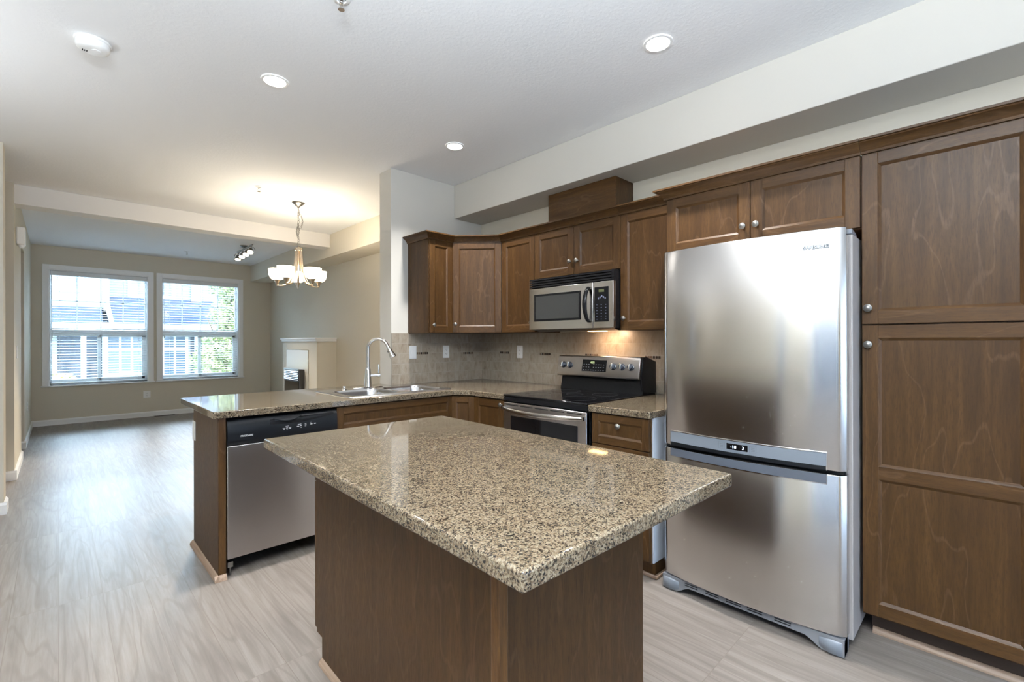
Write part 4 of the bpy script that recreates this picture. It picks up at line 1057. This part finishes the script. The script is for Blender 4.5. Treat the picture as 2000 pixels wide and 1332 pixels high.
# ---- chandelier
hx, hy = 1.872, 5.24
t = Thing('chandelier', 'five-arm nickel chandelier with frosted bowl shades on a chain', 'chandelier', (hx, hy, CZ))
t.part('canopy', MB().lathe([(0.066, -0.0008), (0.064, -0.006), (0.045, -0.022), (0.012, -0.048), (0.008, -0.060), (0, -0.061)], (hx, hy, CZ), 36, cap=False), M_NICKEL, smooth=50)
ch = MB(); z = CZ - 0.066; k = 0
while z > 2.345:
    c = Vector((hx + 0.004 * sin(k * 1.7), hy, z)); a = (k % 2) * pi / 2 + 0.5; u = Vector((cos(a), sin(a), 0))
    lk = [c + u * (0.0085 * cos(th)) + Zv * (0.0175 * sin(th)) for th in [2 * pi * i / 14 for i in range(14)]]
    ch.tube(lk, 0.0018, 6, closed=True); z -= 0.0285; k += 1
for sgn, z0, z1, w_ in ((1, 2.70, 2.50, 0.045), (-1, 2.56, 2.42, 0.020)):   # spare chain looped beside it
    for i in range(13):
        s = i / 12; c = Vector((hx, hy, 0)) + Vector((0.72, -0.69, 0)) * (sgn * w_ * sin(pi * s)) + Zv * (z0 + (z1 - z0) * s)
        a = (i % 2) * pi / 2; u = Vector((cos(a), sin(a), 0))
        ch.tube([c + u * (0.007 * cos(th)) + Zv * (0.014 * sin(th)) for th in [2 * pi * q / 12 for q in range(12)]], 0.0015, 6, closed=True)
ch.tube([(hx + 0.006 * sin(i * 1.3), hy + 0.006 * cos(i * 1.3), CZ - 0.05 - i * 0.042) for i in range(11)], 0.0022, 6)
t.part('chain', ch, M_NICKEL, smooth=60)
t.part('loop', MB().tube([(hx + 0.016 * cos(a), hy, 2.345 + 0.016 * sin(a)) for a in [2 * pi * i / 16 for i in range(16)]], 0.003, 8, closed=True), M_NICKEL)
t.part('hub', MB().lathe([(0.0, 0.030), (0.006, 0.026), (0.012, 0.018), (0.036, 0.014), (0.038, 0.008), (0.038, -0.014), (0.034, -0.018), (0.0, -0.018)], (hx, hy, 2.300), 32, cap=False), M_WARMNI, smooth=40)
vdir = math.atan2(-hy, -hx)
for k in range(5):
    a = vdir + radians(36 + 72 * k + 3)
    d = Vector((cos(a), sin(a), 0)); c0 = Vector((hx, hy, 0))
    prof = [(0.028, 2.290), (0.032, 2.22), (0.038, 2.14), (0.048, 2.07), (0.066, 2.00), (0.094, 1.945), (0.13, 1.915), (0.17, 1.903), (0.205, 1.905), (0.218, 1.918)]
    P = [c0 + d * r + Zv * z for r, z in prof]
    ar = t.part('arm', MB().tube(P, [0.0125] * 4 + [0.014, 0.0145, 0.012, 0.009, 0.007, 0.006], 10, flat=(0.7, 1.4)), M_WARMNI, smooth=60)
    cpos = c0 + d * 0.218
    t.part('cup', MB().lathe([(0.0, -0.018), (0.006, -0.014), (0.007, -0.008), (0.005, -0.004), (0.010, 0.0), (0.014, 0.010), (0.020, 0.030), (0.030, 0.045), (0.036, 0.050), (0.0, 0.051)], cpos + Zv * 1.915, 24, cap=False), M_WARMNI, parent=ar, smooth=50)
    sh = [(0.030, 0.0), (0.052, 0.010), (0.070, 0.030), (0.080, 0.055), (0.085, 0.085), (0.087, 0.118), (0.084, 0.118), (0.082, 0.085), (0.077, 0.057), (0.067, 0.033), (0.050, 0.014), (0.028, 0.005)]
    t.part('shade', MB().lathe(sh, cpos + Zv * 1.962, 32, cap=False), M_SHADE, parent=ar, smooth=60)
    add_light('chandelier_bulb', 'POINT', cpos + Zv * 2.065, 2.5, (1.0, 0.90, 0.75), size=0.03)

# ---- track light
t = Thing('track_light', 'four-head ceiling spot light near the windows', 'ceiling light', (2.10, 8.17, CZ))
t.part('ceiling_plate', MB().lathe([(0.065, -0.0008), (0.065, -0.018), (0.055, -0.024), (0, -0.024)], (2.10, 8.17, CZ), 28, cap=False), M_NICKEL)
t.part('bar', MB().tube([(2.10, 7.74, CZ - 0.045), (2.10, 8.60, CZ - 0.045)], 0.011, 12).tube([(2.10, 8.17, CZ - 0.02), (2.10, 8.17, CZ - 0.045)], 0.014, 12), M_NICKEL, smooth=60)
for k, y in enumerate((8.53, 8.28, 8.045, 7.81)):
    base = Vector((2.10, y, CZ - 0.055)); aim = Vector((-0.15 - 0.1 * k, -0.35 - 0.15 * k, -1)).normalized()
    hd_ = t.part('spot_head', MB().tube([base, base + Vector((0, 0, -0.045))], 0.006, 10).lathe([(0.018, 0.0), (0.026, 0.012), (0.030, 0.045), (0.047, 0.078), (0.049, 0.086), (0.043, 0.086), (0.026, 0.060)], base + Vector((0, 0, -0.045)), 24, axis=aim, cap=False), M_NICKEL, smooth=40)
    yk = []
    sdv = aim.cross(Zv).normalized()
    for i in range(9):
        th = pi * i / 8; yk.append(base + Vector((0, 0, -0.012)) + sdv * (0.052 * cos(th)) - aim * -0.0 + Vector((0, 0, -0.055 + 0.055 * sin(th))))
    t.part('yoke', MB().tube(yk, 0.0035, 8), M_NICKEL, parent=hd_)
    bp = base + Vector((0, 0, -0.045)) + aim * 0.078
    t.part('bulb', MB().lathe([(0.041, 0.0), (0.030, 0.006), (0.0, 0.008)], bp, 20, axis=aim, cap=False), M_SPOTG, parent=hd_)
    add_light('spot_lamp', 'SPOT', bp + aim * 0.02, 70, (1.0, 0.86, 0.66), size=0.03, direction=aim, spot=(radians(80), 0.6))

# ---- smoke alarm
sc_ = (0.128, 3.140, CZ)
t = Thing('smoke_alarm', 'round white smoke alarm on the ceiling', 'smoke alarm', sc_)
t.part('base', MB().lathe([(0.072, -0.0008), (0.073, -0.006), (0.070, -0.012)], sc_, 48), M_WHITEP)
t.part('cover', MB().lathe([(0.066, -0.011), (0.067, -0.030), (0.063, -0.040), (0.050, -0.047), (0.030, -0.050), (0.0, -0.051)], sc_, 48, cap=False), M_WHITEP, smooth=50)
t.part('test_button', MB().lathe([(0.019, -0.0495), (0.0185, -0.0525), (0.0, -0.053)], (sc_[0] + 0.012, sc_[1] - 0.012, CZ), 28, cap=False), M_TRIM)
sl = MB()
for k in range(3): sl.box(sc_[0] - 0.040 + k * 0.008, sc_[0] - 0.036 + k * 0.008, sc_[1] + 0.006, sc_[1] + 0.020, CZ - 0.0515, CZ - 0.046)
t.part('sounder_slot', sl, M_DARKGAP)

def sprinkler(x, y, label):
    c = (x, y, CZ)
    t = Thing('sprinkler', label, 'sprinkler', c, group='ceiling sprinklers')
    t.part('escutcheon', MB().lathe([(0.036, -0.0008), (0.035, -0.004), (0.022, -0.008), (0.020, -0.003)], c, 32, cap=False), M_WHITEP)
    m = MB().lathe([(0.008, -0.002), (0.008, -0.02), (0.005, -0.022)], c, 16)
    for s in (-1, 1): m.tube([(x + s * 0.007, y, CZ - 0.018), (x + s * 0.012, y, CZ - 0.030), (x + s * 0.004, y, CZ - 0.046)], 0.002, 8)
    t.part('body', m, M_CHROME)
    t.part('deflector', MB().lathe([(0.004, -0.044), (0.014, -0.048), (0.014, -0.050), (0.0, -0.050)], c, 20, cap=False), M_CHROME)
sprinkler(0.895, 1.990, 'sprinkler head in the kitchen ceiling, at the top edge of the photo')
sprinkler(1.402, 4.960, 'sprinkler head in the ceiling beside the chandelier')
sprinkler(1.541, 9.330, 'sprinkler head in the ceiling close to the window wall')

# ---- chime box and small things on the left wall
t = Thing('chime_box', 'white box unit high on the left wall above the doorway', 'box', (XL, 6.75, 2.36))
t.part('housing', MB().box(XL + 0.001, XL + 0.065, 6.68, 6.84, 2.265, 2.44), M_WHITEP, bevel=0.012)
t.part('lamp', MB().lathe([(0.020, 0), (0.022, 0.015), (0.015, 0.03), (0, 0.034)], (XL + 0.035, 6.73, 2.265), 20, axis=(0.2, -0.3, -1), cap=False), M_WHITEP)
t = Thing('floor_vent', 'dark floor register under the windows', 'vent', (1.35, 10.20, 0))
t.part('frame', MB().box(1.20, 1.50, 10.125, 10.225, 0.0005, 0.005), plain('vent_bronze', (0.10, 0.08, 0.065, 1), 0.5), bevel=0.001)
sl = MB()
for k in range(14): sl.box(1.215 + k * 0.0195, 1.226 + k * 0.0195, 10.135, 10.215, 0.0045, 0.0055)
t.part('slot', sl, M_DARKGAP)

# ---- fireplace
t = Thing('fireplace', 'beige gas fireplace with white mantel shelf on the right wall', 'fireplace', (2.95, 7.8, 0))
FX = 2.80
m = MB(); m.box(FX, XR - 0.001, 7.10, 7.42, 0, 1.300).box(FX, XR - 0.001, 8.38, 8.58, 0, 1.300).box(FX, XR - 0.001, 7.42, 8.38, 1.17, 1.300).box(FX + 0.02, XR - 0.001, 7.42, 8.38, 0, 1.17)
t.part('chimney_breast', m, M_WALL, bevel=0.002)
m = MB(); m.box(FX - 0.035, XR - 0.001, 7.065, 8.62, 1.335, 1.358).prism([(FX, 7.10, 1.30), (FX - 0.012, 7.10, 1.303), (FX - 0.022, 7.10, 1.335), (FX, 7.10, 1.335)], (0, 1.48, 0)).box(FX - 0.018, XR - 0.001, 7.082, 8.60, 1.301, 1.335)
t.part('mantel_shelf', m, M_TRIM, bevel=0.004)
t.part('tile_surround', MB().box(FX - 0.012, FX + 0.03, 7.43, 8.37, 0.0, 1.165), plain('surround_cream_tile', (0.66, 0.64, 0.58, 1), 0.18), bevel=0.002)
ins = t.part('insert', MB().box(FX - 0.085, FX - 0.012, 7.56, 8.26, 0.02, 0.86), plain('firebox_metal', (0.05, 0.045, 0.04, 1), 0.4), bevel=0.004)
lv = MB()
for k in range(6):
    z = 0.835 - k * 0.026
    lv.prism([(FX - 0.105, 7.60, z - 0.014), (FX - 0.086, 7.60, z + 0.004), (FX - 0.086, 7.60, z - 0.004), (FX - 0.101, 7.60, z - 0.018)], (0, 0.62, 0))
lv.box(FX - 0.10, FX - 0.085, 7.58, 8.24, 0.845, 0.868)
t.part('louver', lv, plain('louver_steel', (0.45, 0.47, 0.50, 1), 0.3, 0.8), parent=ins)
t.part('glass_front', MB().box(FX - 0.092, FX - 0.084, 7.60, 8.22, 0.20, 0.665), plain('firebox_glass', (0.03, 0.024, 0.018, 1), 0.08), parent=ins)

# ================================================================== OUTSIDE
def siding(name, col, pitch=0.15):
    t = MT(name); tc = t.n('ShaderNodeTexCoord'); sp = t.n('ShaderNodeSeparateXYZ'); t.l(tc.outputs['Object'], sp.inputs[0])
    f = t.math('FRACT', t.math('DIVIDE', sp.outputs['Z'], pitch))
    t.set(Base_Color=t.mix(t.ramp(f, [(0.0, (1, 1, 1)), (0.06, (0, 0, 0))]), col, tuple(c * 0.45 for c in col[:3]) + (1,)), Roughness=0.7)
    return t.m
def shingle():
    t = MT('roof_shingle'); v = t.coord((1, 1, 1)); br = t.n('ShaderNodeTexBrick'); t.l(v, br.inputs['Vector'])
    br.inputs['Scale'].default_value = 5; br.inputs['Color1'].default_value = (0.026, 0.038, 0.064, 1); br.inputs['Color2'].default_value = (0.042, 0.056, 0.086, 1); br.inputs['Mortar'].default_value = (0.03, 0.045, 0.08, 1)
    t.set(Base_Color=br.outputs['Color'], Roughness=0.85); return t.m
M_SID = siding('siding_pale_grey', (0.125, 0.15, 0.185, 1)); M_SIDL = siding('siding_white', (0.22, 0.24, 0.265, 1))
M_ROOF = shingle(); M_OUTW = plain('outdoor_white_paint', (0.50, 0.52, 0.55, 1), 0.5)
M_GAR = siding('dark_shutter', (0.06, 0.07, 0.09, 1), 0.09); M_OGL = plain('reflective_pane', (0.10, 0.13, 0.165, 1), 0.15)
M_GRASS = plain('lawn_green', (0.16, 0.26, 0.07, 1), 0.9); M_PAVE = plain('driveway_concrete', (0.45, 0.45, 0.44, 1), 0.85)
struct('ground', MB().box(-30, 30, 10.5, 45, -0.40, -0.25), M_GRASS)
g2 = struct('ground', MB().box(-32, -2.0, -25, 10.4, -0.40, -0.25), M_PAVE)
drv = struct('driveway', MB().box(-20, 20, 13.5, 19.3, -0.249, -0.235), M_PAVE)

HW = Thing('townhouse', 'grey sided townhouse with dark roof seen through both windows', 'house', (2.0, 22, -0.25))
HW.part('wall', MB().box(-8, 4.6, 20.0, 27.0, 1.6, 4.3), M_SID)
HW.part('wall', MB().box(-8, 1.10, 19.7, 20.0, 2.38, 4.3), M_SIDL, label='pale siding bay on the left')
HW.part('wall', MB().box(1.06, 3.38, 19.9, 20.4, -0.25, 1.65).box(-8, -0.02, 19.9, 20.4, -0.25, 1.65), M_SIDL)
HW.part('garage_door', MB().box(-0.02, 1.06, 20.15, 20.2, -0.25, 1.65).box(3.30, 3.80, 20.15, 20.2, -0.25, 1.65), M_GAR)
HW.part('canopy_roof', MB().prism([(1.14, 19.1, 1.86), (1.14, 20.0, 2.80), (1.14, 20.0, 1.86)], (2.95, 0, 0)).prism([(-8, 19.1, 1.86), (-8, 19.7, 2.40), (-8, 20.0, 2.40), (-8, 20.0, 1.86)], (9.0, 0, 0)), M_ROOF)
HW.part('fascia', MB().box(-8, 4.12, 19.05, 19.12, 1.68, 1.88).box(-8, 4.12, 19.12, 19.95, 1.66, 1.72), M_OUTW)
for x in (0.50, 0.99, 3.40, 3.84):
    HW.part('post', MB().box(x, x + 0.12, 19.2, 19.32, -0.25, 1.68), M_OUTW)
HW.part('corner_board', MB().box(1.04, 1.18, 19.62, 19.72, 2.3, 4.3).box(3.42, 3.72, 19.92, 20.0, 2.75, 4.3), M_OUTW)
HW.part('downspout', MB().tube([(1.12, 19.6, 2.6), (1.14, 19.3, 2.3), (1.20, 19.02, 1.9)], 0.06, 8), M_OUTW)
HW.part('roof', MB().prism([(-8.5, 19.3, 4.25), (-8.5, 23.5, 5.6), (-8.5, 27.6, 4.25)], (13.4, 0, 0)), M_ROOF)
def hwin(x0, x1, z0, z1, y, nx=2, rail=None):
    fr = HW.part('window', MB().box(x0 - 0.09, x1 + 0.09, y - 0.06, y, z0 - 0.09, z1 + 0.09), M_OUTW)
    HW.part('pane', MB().box(x0, x1, y - 0.065, y - 0.055, z0, z1), M_OGL, parent=fr)
    b = MB()
    for k in range(1, nx): x = x0 + (x1 - x0) * k / nx; b.box(x - 0.03, x + 0.03, y - 0.075, y - 0.06, z0, z1)
    if rail: b.box(x0, x1, y - 0.08, y - 0.06, rail - 0.05, rail + 0.05)
    if nx > 1 or rail: HW.part('muntin', b, M_OUTW, parent=fr)
hwin(0.10, 0.48, 2.95, 3.9, 19.7, 1); hwin(-1.4, -0.4, 2.95, 3.9, 19.7, 2)
hwin(1.75, 2.20, 2.90, 3.9, 20.0, 1); hwin(2.55, 2.86, 2.90, 3.9, 20.0, 1)
hwin(1.16, 2.05, 0.30, 1.55, 19.9, 3, 1.05); hwin(2.62, 3.22, 0.20, 1.55, 19.9, 2, 1.05)
HW.part('ledge', MB().box(1.0, 3.4, 19.5, 19.9, -0.02, 0.14), M_OUTW)
HN = Thing('townhouse', 'pale neighbouring house partly hidden behind the tree', 'house', (9, 26, -0.25))
HN.part('wall', MB().box(6.2, 14, 23, 29, -0.25, 4.4), M_SIDL)
HN.part('roof', MB().prism([(5.8, 22.6, 4.3), (5.8, 26, 5.8), (5.8, 29.4, 4.3)], (8.6, 0, 0)), M_ROOF)

def leaf_mat(name, a, b):
    t = MT(name); n = t.noise(t.coord(), 3.0, 3)
    t.set(Base_Color=t.ramp(n, [(0.35, a), (0.65, b)]), Roughness=0.5, Subsurface_Weight=0.0)
    return t.m
M_LEAF = leaf_mat('leaf_green', (0.10, 0.15, 0.05), (0.40, 0.40, 0.20)); M_LEAFY = leaf_mat('leaf_yellow', (0.42, 0.42, 0.14), (0.62, 0.56, 0.30))
M_BARK = plain('bark', (0.10, 0.075, 0.05, 1), 0.9)
def leaves(blobs, n, size):
    m = MB(); rnd = random.Random(5)
    tot = sum(b[3] ** 2 for b in blobs)
    for (cx, cy, cz, r) in blobs:
        for _ in range(int(n * r * r / tot)):
            d = Vector((rnd.gauss(0, 1), rnd.gauss(0, 1), rnd.gauss(0, 1))).normalized() * (r * (0.45 + 0.6 * rnd.random()))
            c = Vector((cx, cy, cz)) + Vector((d.x, d.y, d.z * 0.85))
            a = Vector((rnd.gauss(0, 1), rnd.gauss(0, 1), rnd.gauss(0, 0.6))).normalized(); b = a.cross(Vector((rnd.gauss(0, 1), rnd.gauss(0, 1), rnd.gauss(0, 1)))).normalized()
            s = size * (0.7 + 0.6 * rnd.random())
            m.face([c - a * s, c + b * s * 0.45, c + a * s, c - b * s * 0.45])
    return m
T = Thing('garden_tree', 'leafy green tree filling the right side of the right window', 'tree', (3.75, 16.6, -0.25))
T.part('trunk', MB().tube([(3.75, 16.6, -0.25), (3.72, 16.58, 0.6), (3.80, 16.6, 1.4), (3.9, 16.6, 2.4), (4.0, 16.6, 3.4)], [0.09, 0.07, 0.06, 0.045, 0.02], 10).tube([(3.74, 16.6, 0.9), (3.4, 16.4, 1.5), (3.2, 16.3, 2.0)], [0.04, 0.03, 0.012], 8), M_BARK)
T.part('crown', leaves([(3.95, 16.6, 3.2, 0.75), (3.85, 16.5, 2.1, 0.62), (3.55, 16.4, 1.15, 0.62), (3.15, 16.3, 0.75, 0.42), (4.2, 16.6, 1.5, 0.7), (4.3, 16.7, 2.6, 0.7), (3.75, 16.4, 0.45, 0.5), (4.1, 16.6, 4.0, 0.6)], 15000, 0.050), M_LEAF, smooth=0)
B_ = Thing('garden_shrub', 'small yellow-green shrub at the lower left of the left window', 'shrub', (0.05, 15.0, -0.25))
B_.part('stem', MB().tube([(0.05, 15, -0.25), (0.06, 15, 0.3)], 0.02, 8), M_BARK)
B_.part('foliage', leaves([(0.05, 15, 0.25, 0.38), (-0.25, 15, 0.45, 0.3), (0.35, 15.0, 0.0, 0.28)], 1500, 0.06), M_LEAFY, smooth=0)
B_ = Thing('garden_shrub', 'pale pinkish shrub at the lower right of the right window', 'shrub', (3.75, 14.2, -0.25))
B_.part('stem', MB().tube([(3.55, 14.2, -0.25), (3.56, 14.2, 0.2)], 0.02, 8), M_BARK)
B_.part('foliage', leaves([(3.55, 14.2, 0.18, 0.40), (3.2, 14.1, 0.0, 0.28)], 1300, 0.06), M_LEAFY, smooth=0)
